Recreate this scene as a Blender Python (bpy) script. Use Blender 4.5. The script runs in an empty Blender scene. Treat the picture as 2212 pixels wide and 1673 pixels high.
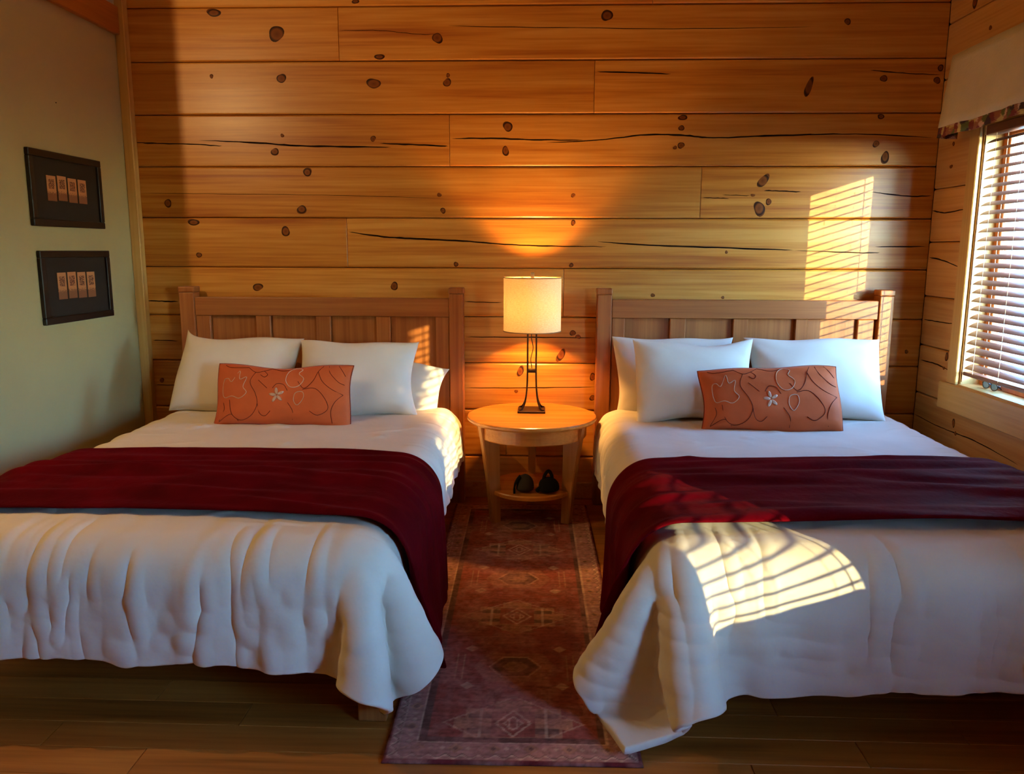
import bpy, bmesh, math, random
import numpy as np
from mathutils import Vector, Matrix
from mathutils.bvhtree import BVHTree

random.seed(7)
rng = np.random.default_rng(7)
S = bpy.context.scene
COL = S.collection

# ---------------------------------------------------------------- camera
FPX, CXP, CYP, CAMZ = 1720.0, 1106.0, 836.5, 1.5
PITCH, YAW, ROLL = math.radians(9.77), math.radians(2.16), math.radians(0.2)
fw = Vector((-math.sin(YAW)*math.cos(PITCH), math.cos(YAW)*math.cos(PITCH), -math.sin(PITCH)))
rt0 = Vector((math.cos(YAW), math.sin(YAW), 0))
up0 = rt0.cross(fw)
rt = rt0*math.cos(ROLL) + up0*math.sin(ROLL)
up = up0*math.cos(ROLL) - rt0*math.sin(ROLL)
cam = bpy.data.cameras.new('camera')
cam.sensor_fit = 'HORIZONTAL'; cam.sensor_width = 36.0; cam.lens = FPX/2212*36.0
cam.clip_start = 0.02
camo = bpy.data.objects.new('camera', cam); COL.objects.link(camo)
M = Matrix.Identity(4)
for i in range(3):
    M[i][0] = rt[i]; M[i][1] = up[i]; M[i][2] = -fw[i]
M[0][3], M[1][3], M[2][3] = 0, 0, CAMZ
camo.matrix_world = M
S.camera = camo

def ray(x, y): return rt*((x-CXP)/FPX) - up*((y-CYP)/FPX) + fw
def on_y(x, y, Y): d = ray(x, y); return Vector((0, 0, CAMZ)) + d*(Y/d.y)
def on_x(x, y, X): d = ray(x, y); return Vector((0, 0, CAMZ)) + d*(X/d.x)
def on_z(x, y, Z): d = ray(x, y); return Vector((0, 0, CAMZ)) + d*((Z-CAMZ)/d.z)

# ---------------------------------------------------------------- world, sun, exposure
SUN_DIR = Vector((-1.0, 1.45, -0.316)).normalized()     # direction the sunlight travels
w = bpy.data.worlds.new('sky'); S.world = w; w.use_nodes = True
nt = w.node_tree; nt.nodes.clear()
sky = nt.nodes.new('ShaderNodeTexSky'); sky.sky_type = 'NISHITA'
sky.sun_disc = False
sky.sun_elevation = math.asin(-SUN_DIR.z)
sky.sun_rotation = math.atan2(-SUN_DIR.x, -SUN_DIR.y)
sky.air_density = 1.0; sky.dust_density = 0.1; sky.ozone_density = 2.5
bg = nt.nodes.new('ShaderNodeBackground'); bg.inputs[1].default_value = 9.2
wo = nt.nodes.new('ShaderNodeOutputWorld')
wb = nt.nodes.new('ShaderNodeMix'); wb.data_type = 'RGBA'; wb.blend_type = 'MULTIPLY'   # white balance of the whole sky
wb.inputs[0].default_value = 1.0; wb.inputs[7].default_value = (0.70, 1.0, 1.30, 1)
nt.links.new(sky.outputs[0], wb.inputs[6]); nt.links.new(wb.outputs[2], bg.inputs[0]); nt.links.new(bg.outputs[0], wo.inputs[0])

sun = bpy.data.lights.new('sun', 'SUN'); sun.energy = 10.5; sun.color = (1.0, 0.82, 0.38); sun.angle = 0.004
suno = bpy.data.objects.new('sun', sun); COL.objects.link(suno)
suno.rotation_euler = SUN_DIR.to_track_quat('-Z', 'Y').to_euler()
suno.location = (6, -6, 4)

# warm lamp in the next bay of the room, behind the end of the left wall
rl = bpy.data.lights.new('room_lamp', 'POINT'); rl.energy = 57; rl.color = (1.0, 0.66, 0.28); rl.shadow_soft_size = 0.012
rlo = bpy.data.objects.new('room_lamp', rl); COL.objects.link(rlo); rlo.location = (-2.559, 2.7, 2.6)

S.view_settings.view_transform = 'Standard'; S.view_settings.look = 'None'
S.view_settings.gamma = 1.0; S.view_settings.use_curve_mapping = False
S.view_settings.exposure = 0.0
S.cycles.max_bounces = 6; S.cycles.diffuse_bounces = 4; S.cycles.glossy_bounces = 2; S.cycles.transmission_bounces = 4
S.cycles.use_adaptive_sampling = True; S.cycles.adaptive_threshold = 0.08; S.cycles.adaptive_min_samples = 32
S.cycles.sample_clamp_indirect = 6.0
S.cycles.caustics_reflective = False; S.cycles.caustics_refractive = False

# ---------------------------------------------------------------- materials
def new_mat(name):
    m = bpy.data.materials.new(name); m.use_nodes = True
    n = m.node_tree.nodes; b = n['Principled BSDF']
    return m, m.node_tree, b

def N(t, kind, **kw):
    n = t.nodes.new(kind)
    for k, v in kw.items(): setattr(n, k, v)
    return n

def ramp(t, fac, stops):
    r = N(t, 'ShaderNodeValToRGB')
    e = r.color_ramp.elements
    while len(e) < len(stops): e.new(0.5)
    for el, (p, c) in zip(e, stops):
        el.position = p; el.color = (*c, 1)
    t.links.new(fac, r.inputs[0])
    return r

def srgb(r, g, b):
    f = lambda v: (v/255/12.92) if v/255 <= 0.04045 else ((v/255+0.055)/1.055)**2.4
    return (f(r), f(g), f(b))

def wood(name, dark, mid, light, axis='X', rough=0.38, grain=14.0, tint=0.22, bump=0.12, coat=0.0, spec=0.5):
    m, t, b = new_mat(name)
    tc = N(t, 'ShaderNodeTexCoord'); oi = N(t, 'ShaderNodeObjectInfo')
    mul = N(t, 'ShaderNodeVectorMath', operation='SCALE'); mul.inputs[0].default_value = (31.7, 17.3, 53.1)
    t.links.new(oi.outputs['Random'], mul.inputs['Scale'])
    add = N(t, 'ShaderNodeVectorMath', operation='ADD')
    t.links.new(tc.outputs['Object'], add.inputs[0]); t.links.new(mul.outputs[0], add.inputs[1])
    mp = N(t, 'ShaderNodeMapping')
    sc = {'X': (0.45, grain, grain), 'Y': (grain, 0.45, grain), 'Z': (grain, grain, 0.45)}[axis]
    mp.inputs['Scale'].default_value = sc
    t.links.new(add.outputs[0], mp.inputs[0])
    n1 = N(t, 'ShaderNodeTexNoise'); n1.inputs['Scale'].default_value = 1.0; n1.inputs['Detail'].default_value = 3; n1.inputs['Distortion'].default_value = 0.9
    t.links.new(mp.outputs[0], n1.inputs[0])
    mp2 = N(t, 'ShaderNodeMapping')
    mp2.inputs['Scale'].default_value = tuple(v*5.5 for v in sc)
    t.links.new(add.outputs[0], mp2.inputs[0])
    n2 = N(t, 'ShaderNodeTexNoise'); n2.inputs['Scale'].default_value = 1.0; n2.inputs['Detail'].default_value = 2
    t.links.new(mp2.outputs[0], n2.inputs[0])
    mx = N(t, 'ShaderNodeMath', operation='MULTIPLY_ADD'); mx.inputs[1].default_value = 0.35
    t.links.new(n2.outputs[0], mx.inputs[0])
    sub = N(t, 'ShaderNodeMath', operation='MULTIPLY'); sub.inputs[1].default_value = 0.68
    t.links.new(n1.outputs[0], sub.inputs[0]); t.links.new(sub.outputs[0], mx.inputs[2])
    r = ramp(t, mx.outputs[0], [(0.33, dark), (0.5, mid), (0.66, light)])
    hsv = N(t, 'ShaderNodeHueSaturation')
    vm = N(t, 'ShaderNodeMath', operation='MULTIPLY_ADD'); vm.inputs[1].default_value = tint; vm.inputs[2].default_value = 1 - tint/2
    t.links.new(oi.outputs['Random'], vm.inputs[0]); t.links.new(vm.outputs[0], hsv.inputs['Value'])
    t.links.new(r.outputs[0], hsv.inputs['Color'])
    t.links.new(hsv.outputs[0], b.inputs['Base Color'])
    b.inputs['Roughness'].default_value = rough
    b.inputs['Specular IOR Level'].default_value = spec
    b.inputs['Coat Weight'].default_value = coat; b.inputs['Coat Roughness'].default_value = 0.12
    bp = N(t, 'ShaderNodeBump'); bp.inputs['Strength'].default_value = bump; bp.inputs['Distance'].default_value = 0.004
    t.links.new(mx.outputs[0], bp.inputs['Height']); t.links.new(bp.outputs[0], b.inputs['Normal'])
    return m

def cloth(name, col, rough=0.85, bump=0.15, scale=60.0, sheen=0.0, var=0.06, weave=0.0, dist=0.004, sheen_tint=(1, 1, 1), crease=0.0):
    m, t, b = new_mat(name)
    tc = N(t, 'ShaderNodeTexCoord')
    n1 = N(t, 'ShaderNodeTexNoise'); n1.inputs['Scale'].default_value = scale; n1.inputs['Detail'].default_value = 2
    t.links.new(tc.outputs['Object'], n1.inputs[0])
    n2 = N(t, 'ShaderNodeTexNoise'); n2.inputs['Scale'].default_value = 5.0; n2.inputs['Detail'].default_value = 3
    t.links.new(tc.outputs['Object'], n2.inputs[0])
    lo = tuple(c*(1-var) for c in col); hi = tuple(min(1, c*(1+var)) for c in col)
    r = ramp(t, n2.outputs[0], [(0.35, lo), (0.65, hi)])
    t.links.new(r.outputs[0], b.inputs['Base Color'])
    b.inputs['Roughness'].default_value = rough; b.inputs['Specular IOR Level'].default_value = 0.1
    b.inputs['Sheen Weight'].default_value = sheen; b.inputs['Sheen Roughness'].default_value = 0.35
    b.inputs['Sheen Tint'].default_value = (*sheen_tint, 1)
    bp = N(t, 'ShaderNodeBump'); bp.inputs['Strength'].default_value = bump; bp.inputs['Distance'].default_value = dist
    t.links.new(n1.outputs[0], bp.inputs['Height']); t.links.new(bp.outputs[0], b.inputs['Normal'])
    if crease:
        mpc = N(t, 'ShaderNodeMapping'); mpc.inputs['Scale'].default_value = (1.0, 0.55, 0.55); t.links.new(tc.outputs['Object'], mpc.inputs[0])
        n3 = N(t, 'ShaderNodeTexNoise'); n3.noise_type = 'RIDGED_MULTIFRACTAL'; n3.inputs['Scale'].default_value = crease; n3.inputs['Detail'].default_value = 2.5; n3.inputs['Distortion'].default_value = 0.7
        t.links.new(mpc.outputs[0], n3.inputs[0])
        b2 = N(t, 'ShaderNodeBump'); b2.inputs['Strength'].default_value = 0.28; b2.inputs['Distance'].default_value = 0.006
        t.links.new(n3.outputs[0], b2.inputs['Height']); t.links.new(bp.outputs[0], b2.inputs['Normal']); t.links.new(b2.outputs[0], b.inputs['Normal'])
    return m

def plain(name, col, rough=0.5, metal=0.0, noise=0.08, scale=20.0, bump=0.0, spec=0.5):
    m, t, b = new_mat(name)
    tc = N(t, 'ShaderNodeTexCoord')
    n1 = N(t, 'ShaderNodeTexNoise'); n1.inputs['Scale'].default_value = scale; n1.inputs['Detail'].default_value = 4
    t.links.new(tc.outputs['Object'], n1.inputs[0])
    r = ramp(t, n1.outputs[0], [(0.3, tuple(c*(1-noise) for c in col)), (0.7, tuple(min(1, c*(1+noise)) for c in col))])
    t.links.new(r.outputs[0], b.inputs['Base Color'])
    b.inputs['Roughness'].default_value = rough; b.inputs['Metallic'].default_value = metal
    b.inputs['Specular IOR Level'].default_value = spec
    if bump:
        bp = N(t, 'ShaderNodeBump'); bp.inputs['Strength'].default_value = bump; bp.inputs['Distance'].default_value = 0.003
        t.links.new(n1.outputs[0], bp.inputs['Height']); t.links.new(bp.outputs[0], b.inputs['Normal'])
    return m

def knot_mat():
    m, t, b = new_mat('knot_wood')
    tc = N(t, 'ShaderNodeTexCoord'); oi = N(t, 'ShaderNodeObjectInfo')
    ln = N(t, 'ShaderNodeVectorMath', operation='LENGTH')
    mp = N(t, 'ShaderNodeMapping'); mp.inputs['Location'].default_value = (-1, -1, 0); mp.inputs['Scale'].default_value = (2, 2, 0)
    t.links.new(tc.outputs['Generated'], mp.inputs[0])
    nz = N(t, 'ShaderNodeTexNoise'); nz.inputs['Scale'].default_value = 2.2
    t.links.new(tc.outputs['Object'], nz.inputs[0])
    t.links.new(mp.outputs[0], ln.inputs[0])
    ad = N(t, 'ShaderNodeMath', operation='MULTIPLY_ADD'); ad.inputs[1].default_value = 0.25
    t.links.new(nz.outputs[0], ad.inputs[0]); t.links.new(ln.outputs['Value'], ad.inputs[2])
    r = ramp(t, ad.outputs[0], [(0.12, srgb(112, 56, 20)), (0.60, srgb(136, 74, 28)), (0.80, srgb(58, 24, 8)), (0.95, srgb(44, 18, 7)), (1.05, srgb(110, 56, 20))])
    t.links.new(r.outputs[0], b.inputs['Base Color']); b.inputs['Roughness'].default_value = 0.5; b.inputs['Specular IOR Level'].default_value = 0.2
    return m

MAT = {}
MAT['pine'] = wood('pine_log', srgb(174, 94, 28), srgb(206, 133, 50), srgb(222, 156, 74), 'X', rough=0.36)
MAT['pine_trim'] = wood('pine_trim', srgb(196, 146, 74), srgb(212, 166, 94), srgb(222, 180, 110), 'Z', rough=0.4, tint=0.08)
MAT['pine_sill'] = wood('pine_sill', srgb(196, 146, 74), srgb(212, 166, 94), srgb(222, 180, 110), 'Y', rough=0.4, tint=0.08)
MAT['pine_y'] = wood('pine_log_side', srgb(190, 128, 60), srgb(208, 150, 82), srgb(220, 166, 100), 'X', rough=0.36)
MAT['beam'] = wood('beam_wood', srgb(165, 92, 36), srgb(182, 108, 48), srgb(196, 122, 60), 'Y', rough=0.4)
MAT['gap'] = plain('groove_dark', srgb(52, 28, 12), rough=0.9)
MAT['crack'] = plain('check_dark', srgb(26, 14, 8), rough=0.95, spec=0.1)
MAT['knot'] = knot_mat()
MAT['bedwood'] = wood('bed_wood_horizontal', srgb(142, 78, 34), srgb(162, 94, 44), srgb(176, 108, 54), 'X', rough=0.4, grain=18, tint=0.06, bump=0.05)
MAT['bedwood_z'] = wood('bed_wood_vertical', srgb(142, 78, 34), srgb(162, 94, 44), srgb(176, 108, 54), 'Z', rough=0.4, grain=18, tint=0.10, bump=0.05)
MAT['bedwood_y'] = wood('bed_wood_long', srgb(142, 78, 34), srgb(162, 94, 44), srgb(176, 108, 54), 'Y', rough=0.4, grain=18, tint=0.06, bump=0.05)
MAT['table'] = wood('table_oak', srgb(190, 112, 42), srgb(210, 130, 52), srgb(220, 144, 64), 'X', rough=0.22, grain=20, tint=0.05, bump=0.02, coat=0.2)
MAT['table_z'] = wood('table_oak_leg', srgb(176, 112, 54), srgb(194, 130, 66), srgb(206, 144, 78), 'Z', rough=0.35, grain=16, tint=0.08, bump=0.04)
MAT['floor'] = wood('floor_board', srgb(134, 78, 26), srgb(172, 106, 42), srgb(190, 124, 54), 'X', rough=0.42, grain=10, tint=0.25, bump=0.05)
MAT['duvet'] = cloth('duvet_cotton', srgb(226, 215, 198), bump=0.25, scale=26, var=0.03, dist=0.006, crease=4.5)
MAT['pillow'] = cloth('pillow_cotton', srgb(228, 218, 202), bump=0.15, scale=30, var=0.03, crease=4.0)
MAT['throw'] = cloth('velvet_throw', srgb(84, 1, 10), rough=0.7, bump=0.6, scale=34, sheen=0.05, var=0.25, sheen_tint=(1.0, 0.12, 0.12))
MAT['throw'].node_tree.nodes['Principled BSDF'].inputs['Specular IOR Level'].default_value = 0.02
MAT['rust'] = cloth('rust_satin', srgb(206, 98, 52), rough=0.55, bump=0.2, scale=30, var=0.10, sheen=0.2)
MAT['stem'] = cloth('dark_embroidery', srgb(86, 34, 24), rough=0.7)
MAT['flower'] = cloth('pale_embroidery', srgb(214, 170, 142), rough=0.7)
MAT['piping'] = cloth('rust_piping', srgb(130, 48, 26), rough=0.6)
MAT['wallpaint'] = plain('sage_paint', srgb(190, 176, 128), rough=0.75, noise=0.03, scale=3.0, bump=0.06)
MAT['white'] = plain('white_paint', srgb(205, 205, 200), rough=0.7, noise=0.03)
MAT['metal'] = plain('bronze_metal', srgb(62, 44, 34), rough=0.42, metal=0.75, noise=0.15)
MAT['nickel'] = plain('brushed_nickel', srgb(190, 180, 165), rough=0.3, metal=1.0)
MAT['frame'] = plain('dark_frame', srgb(24, 14, 10), rough=0.45, noise=0.15)
MAT['mat'] = plain('brown_mat', srgb(38, 28, 19), rough=0.8, noise=0.06, scale=60)
MAT['blind'] = wood('blind_slat', srgb(122, 76, 54), srgb(136, 88, 64), srgb(148, 98, 74), 'Y', rough=0.4, tint=0.05, bump=0.02)
MAT['cord'] = cloth('blind_cord', srgb(214, 190, 160))
MAT['darkcord'] = cloth('dark_cord', srgb(92, 54, 34))
MAT['sash'] = wood('sash_wood', srgb(168, 88, 38), srgb(188, 104, 48), srgb(200, 118, 58), 'Z', rough=0.4, tint=0.05)
MAT['black'] = plain('black_plastic', srgb(18, 17, 17), rough=0.35)
MAT['blackcloth'] = cloth('black_fabric', srgb(24, 20, 18), rough=0.9)
MAT['greycloth'] = cloth('charcoal_fabric', srgb(58, 50, 42), rough=0.9)
MAT['lens'] = plain('blue_lens', srgb(120, 170, 215), rough=0.08, noise=0.02)
MAT['linen'] = cloth('valance_linen', srgb(214, 196, 160), bump=0.3, scale=90, var=0.04)
MAT['ceiling'] = wood('ceiling_pine', srgb(176, 112, 54), srgb(196, 136, 72), srgb(208, 152, 88), 'Y', rough=0.5)
MAT['ceiling_paint'] = plain('ceiling_paint', srgb(196, 184, 160), rough=0.8, noise=0.03)
MAT['ground'] = plain('outdoor_ground', srgb(170, 160, 140), rough=0.95, noise=0.3, scale=0.6)
MAT['bark'] = plain('pale_bark', srgb(206, 196, 178), rough=0.9, noise=0.35, scale=5.0)
MAT['mattress'] = cloth('mattress_ticking', srgb(206, 186, 150), var=0.03)

def glass_mat():
    m = bpy.data.materials.new('window_glass'); m.use_nodes = True
    t = m.node_tree; t.nodes.clear()
    tr = N(t, 'ShaderNodeBsdfTransparent'); tr.inputs[0].default_value = (0.96, 0.98, 0.98, 1)
    gl = N(t, 'ShaderNodeBsdfGlossy'); gl.inputs['Roughness'].default_value = 0.02
    mx = N(t, 'ShaderNodeMixShader'); o = N(t, 'ShaderNodeOutputMaterial'); mx.inputs[0].default_value = 0.04
    t.links.new(tr.outputs[0], mx.inputs[1]); t.links.new(gl.outputs[0], mx.inputs[2])
    t.links.new(mx.outputs[0], o.inputs[0])
    return m
MAT['glass'] = glass_mat()

def shade_mat():
    m = bpy.data.materials.new('lamp_shade_linen'); m.use_nodes = True
    t = m.node_tree; t.nodes.clear()
    tc = N(t, 'ShaderNodeTexCoord')
    mp = N(t, 'ShaderNodeMapping'); mp.inputs['Scale'].default_value = (1, 1, 5)
    nz = N(t, 'ShaderNodeTexNoise'); nz.inputs['Scale'].default_value = 90; nz.inputs['Detail'].default_value = 3
    t.links.new(tc.outputs['Object'], mp.inputs[0]); t.links.new(mp.outputs[0], nz.inputs[0])
    r = ramp(t, nz.outputs[0], [(0.3, srgb(216, 186, 140)), (0.7, srgb(236, 212, 172))])
    tl = N(t, 'ShaderNodeBsdfTranslucent'); df = N(t, 'ShaderNodeBsdfDiffuse')
    t.links.new(r.outputs[0], tl.inputs[0]); t.links.new(r.outputs[0], df.inputs[0])
    mx = N(t, 'ShaderNodeMixShader'); mx.inputs[0].default_value = 0.068; o = N(t, 'ShaderNodeOutputMaterial')
    t.links.new(df.outputs[0], mx.inputs[1]); t.links.new(tl.outputs[0], mx.inputs[2]); t.links.new(mx.outputs[0], o.inputs[0])
    return m
MAT['shade'] = shade_mat()

def print_mat(name, cols, scale):
    m, t, b = new_mat(name)
    tc = N(t, 'ShaderNodeTexCoord')
    v = N(t, 'ShaderNodeTexVoronoi'); v.inputs['Scale'].default_value = scale
    nz = N(t, 'ShaderNodeTexNoise'); nz.inputs['Scale'].default_value = scale*1.3
    mixv = N(t, 'ShaderNodeVectorMath', operation='MULTIPLY_ADD'); mixv.inputs[1].default_value = (0.03, 0.03, 0.03)
    t.links.new(nz.outputs['Color'], mixv.inputs[0]); t.links.new(tc.outputs['Object'], mixv.inputs[2])
    t.links.new(mixv.outputs[0], v.inputs[0])
    sep = N(t, 'ShaderNodeSeparateColor'); t.links.new(v.outputs['Color'], sep.inputs[0])
    r = ramp(t, sep.outputs[0], [(i/len(cols), c) for i, c in enumerate(cols)])
    r.color_ramp.interpolation = 'CONSTANT'
    t.links.new(r.outputs[0], b.inputs['Base Color']); b.inputs['Roughness'].default_value = 0.9
    return m
MAT['floral'] = print_mat('floral_print', [srgb(92, 96, 44), srgb(150, 92, 60), srgb(206, 168, 140), srgb(120, 40, 36), srgb(196, 170, 96), srgb(60, 34, 40)], 26)

def card_mat(seed):
    m, t, b = new_mat('printed_card')
    tc = N(t, 'ShaderNodeTexCoord')
    sep = N(t, 'ShaderNodeSeparateXYZ'); t.links.new(tc.outputs['Generated'], sep.inputs[0])
    mp = N(t, 'ShaderNodeMapping'); mp.inputs['Scale'].default_value = (60, 90, 170); mp.inputs['Location'].default_value = (seed*3.1, seed*7.7, seed*1.9)
    t.links.new(tc.outputs['Object'], mp.inputs[0])
    nz = N(t, 'ShaderNodeTexNoise'); nz.inputs['Scale'].default_value = 1.6; nz.inputs['Detail'].default_value = 4
    t.links.new(mp.outputs[0], nz.inputs[0])
    # script block in the upper half, darker drawing towards the foot of the card
    def between(sock, a, c):
        g = N(t, 'ShaderNodeMath', operation='GREATER_THAN'); g.inputs[1].default_value = a; t.links.new(sock, g.inputs[0])
        l = N(t, 'ShaderNodeMath', operation='LESS_THAN'); l.inputs[1].default_value = c; t.links.new(sock, l.inputs[0])
        p = N(t, 'ShaderNodeMath', operation='MULTIPLY'); t.links.new(g.outputs[0], p.inputs[0]); t.links.new(l.outputs[0], p.inputs[1]); return p
    yb = between(sep.outputs['Y'], 0.18, 0.82); zb = between(sep.outputs['Z'], 0.48, 0.86)
    blk = N(t, 'ShaderNodeMath', operation='MULTIPLY'); t.links.new(yb.outputs[0], blk.inputs[0]); t.links.new(zb.outputs[0], blk.inputs[1])
    low = N(t, 'ShaderNodeMath', operation='LESS_THAN'); low.inputs[1].default_value = 0.36
    wob = N(t, 'ShaderNodeMath', operation='MULTIPLY_ADD'); wob.inputs[1].default_value = -0.55
    t.links.new(nz.outputs[0], wob.inputs[0]); t.links.new(sep.outputs['Z'], wob.inputs[2])
    ad2 = N(t, 'ShaderNodeMath', operation='ADD'); ad2.inputs[1].default_value = 0.30
    t.links.new(wob.outputs[0], ad2.inputs[0]); t.links.new(ad2.outputs[0], low.inputs[0])
    st = N(t, 'ShaderNodeMath', operation='GREATER_THAN'); st.inputs[1].default_value = 0.47; t.links.new(nz.outputs[0], st.inputs[0])
    tx = N(t, 'ShaderNodeMath', operation='MULTIPLY'); t.links.new(blk.outputs[0], tx.inputs[0]); t.links.new(st.outputs[0], tx.inputs[1])
    mxm = N(t, 'ShaderNodeMath', operation='MAXIMUM'); t.links.new(tx.outputs[0], mxm.inputs[0])
    lw = N(t, 'ShaderNodeMath', operation='MULTIPLY'); lw.inputs[1].default_value = 0.7; t.links.new(low.outputs[0], lw.inputs[0]); t.links.new(lw.outputs[0], mxm.inputs[1])
    r = ramp(t, mxm.outputs[0], [(0.0, srgb(206, 142, 92)), (1.0, srgb(96, 48, 30))])
    t.links.new(r.outputs[0], b.inputs['Base Color']); b.inputs['Roughness'].default_value = 0.6
    return m

# ---------------------------------------------------------------- mesh helpers
WLOC = {}
def link(o, parent=None):
    COL.objects.link(o)
    if parent is not None: o.parent = parent
    return o

def thing(name, label, cat, loc, group=None):
    o = bpy.data.objects.new(name, None); o.empty_display_size = 0.1; link(o)
    o.location = loc; WLOC[o] = Vector(loc)
    o['label'] = label; o['category'] = cat
    if group: o['group'] = group
    return o

def tag(o, label, cat, group=None):
    o['label'] = label; o['category'] = cat
    if group: o['group'] = group
    return o

def mesh_obj(name, verts, faces, mat, parent=None, smooth=False, local=False, base=False):
    """world-coordinate vertices; the origin is moved to the centre (or base centre) of the mesh"""
    v = np.asarray(verts, float)
    me = bpy.data.meshes.new(name)
    if local: c = np.zeros(3)
    else:
        c = (v.min(0)+v.max(0))/2
        if base: c[2] = v[:, 2].min()
    me.from_pydata((v-c).tolist(), [], [list(map(int, f)) for f in faces]); me.update()
    if smooth: me.polygons.foreach_set('use_smooth', [True]*len(me.polygons))
    me.materials.append(mat)
    o = bpy.data.objects.new(name, me); link(o, parent)
    if not local:
        off = WLOC.get(parent, Vector((0, 0, 0)))
        o.location = Vector(c) - off; WLOC[o] = Vector(c)
    else: WLOC[o] = WLOC.get(parent, Vector((0, 0, 0)))
    return o

def bm_obj(name, bm, mat, parent=None, smooth=False, local=False, base=False):
    bmesh.ops.recalc_face_normals(bm, faces=bm.faces)
    bm.verts.index_update()
    v = [tuple(x.co) for x in bm.verts]; f = [[q.index for q in fa.verts] for fa in bm.faces]
    bm.free()
    return mesh_obj(name, v, f, mat, parent, smooth, local, base)

def box_bm(x0, x1, y0, y1, z0, z1, bevel=0.0, seg=1, bm=None):
    own = bm is None
    if own: bm = bmesh.new()
    vs = [bm.verts.new(p) for p in ((x0,y0,z0),(x1,y0,z0),(x1,y1,z0),(x0,y1,z0),(x0,y0,z1),(x1,y0,z1),(x1,y1,z1),(x0,y1,z1))]
    fs = [bm.faces.new([vs[i] for i in q]) for q in ((0,3,2,1),(4,5,6,7),(0,1,5,4),(1,2,6,5),(2,3,7,6),(3,0,4,7))]
    if bevel:
        es = list({e for f in fs for e in f.edges})
        bmesh.ops.bevel(bm, geom=es, offset=bevel, segments=seg, affect='EDGES', profile=0.5)
    return bm

def box(name, xs, ys, zs, mat, parent=None, bevel=0.003, seg=1, **kw):
    return bm_obj(name, box_bm(*xs, *ys, *zs, bevel=bevel, seg=seg), mat, parent, **kw)

def tube_geo(pts, r, n=8, closed=False, flat=None):
    """pts: list of 3-vectors; r: radius or list; flat=(a,b) makes a flat bar"""
    pts = [Vector(p) for p in pts]; m = len(pts)
    rs = r if isinstance(r, (list, tuple)) else [r]*m
    V, F = [], []
    prev = None
    for i, p in enumerate(pts):
        a = pts[(i-1) % m] if (closed or i > 0) else p
        b = pts[(i+1) % m] if (closed or i < m-1) else p
        t = (b-a).normalized()
        if prev is None:
            ref = Vector((0, 0, 1)) if abs(t.z) < 0.9 else Vector((1, 0, 0))
            nrm = t.cross(ref).normalized()
        else:
            nrm = (prev - t*prev.dot(t)).normalized()
        prev = nrm; bn = t.cross(nrm)
        for k in range(n):
            a_ = 2*math.pi*k/n
            V.append(tuple(p + nrm*math.cos(a_)*rs[i] + bn*math.sin(a_)*rs[i]))
    lim = m if closed else m-1
    for i in range(lim):
        j = (i+1) % m
        for k in range(n):
            F.append((i*n+k, i*n+(k+1) % n, j*n+(k+1) % n, j*n+k))
    if not closed:
        F.append(tuple(range(n-1, -1, -1))); F.append(tuple((m-1)*n+k for k in range(n)))
    return V, F

def merge(*geos):
    V, F = [], []
    for v, f in geos:
        o = len(V); V += list(v); F += [tuple(i+o for i in q) for q in f]
    return V, F

def catmull(pts, n=8, closed=False):
    P = [Vector(p) for p in pts]; out = []; m = len(P)
    rngi = range(m if closed else m-1)
    for i in rngi:
        p0 = P[(i-1) % m] if (closed or i > 0) else P[0]
        p1 = P[i]; p2 = P[(i+1) % m]
        p3 = P[(i+2) % m] if (closed or i+2 < m) else P[-1]
        for k in range(n):
            t = k/n
            out.append(0.5*((2*p1)+(-p0+p2)*t+(2*p0-5*p1+4*p2-p3)*t*t+(-p0+3*p1-3*p2+p3)*t**3))
    if not closed: out.append(P[-1])
    return out

def lathe(profile, n=48, cx=0, cy=0, sx=1.0, sy=1.0):
    V, F = [], []
    m = len(profile)
    for k in range(n):
        a = 2*math.pi*k/n
        for r, z in profile: V.append((cx+math.cos(a)*r*sx, cy+math.sin(a)*r*sy, z))
    for k in range(n):
        j = (k+1) % n
        for i in range(m-1):
            F.append((k*m+i, j*m+i, j*m+i+1, k*m+i+1))
    if profile[0][0] > 1e-6: F.append(tuple(k*m for k in range(n-1, -1, -1)))
    if profile[-1][0] > 1e-6: F.append(tuple(k*m+m-1 for k in range(n)))
    return V, F

def structure(o): o['kind'] = 'structure'; return o

# ---------------------------------------------------------------- room shell
WY, XL, XR = 4.72, -2.42, 2.21         # back wall face, left wall face, right wall face
ZC, YB, XA = 3.25, -2.7, -4.2          # ceiling, rear wall, alcove side wall

# plank: rounded log-siding profile, length along local X, face towards local -Y, height along Z
PD = 0.035
def plank_geo(L, h, x_gap=0.0012):
    c = 0.0075
    g_ = 0.0014
    prof = [(0.0, -h/2+g_), (-PD+0.012, -h/2+g_), (-PD+0.0045, -h/2+0.0035), (-PD, -h/2+c+0.003), (-PD-0.0012, 0), (-PD, h/2-c-0.003), (-PD+0.0045, h/2-0.0035), (-PD+0.012, h/2-g_), (0.0, h/2-g_)]
    xs = [-L/2+x_gap, -L/2+x_gap+0.002, L/2-x_gap-0.002, L/2-x_gap]
    V, F = [], []
    for i, x in enumerate(xs):
        e = 0.0018 if i in (0, 3) else 0.0
        for y, z in prof: V.append((x, min(y+e, 0) if y < 0 else y, z))
    m = len(prof)
    for i in range(3):
        for k in range(m-1): F.append((i*m+k, (i+1)*m+k, (i+1)*m+k+1, i*m+k+1))
    F.append(tuple(range(m))); F.append(tuple(3*m+k for k in range(m-1, -1, -1)))
    return V, F

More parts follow.
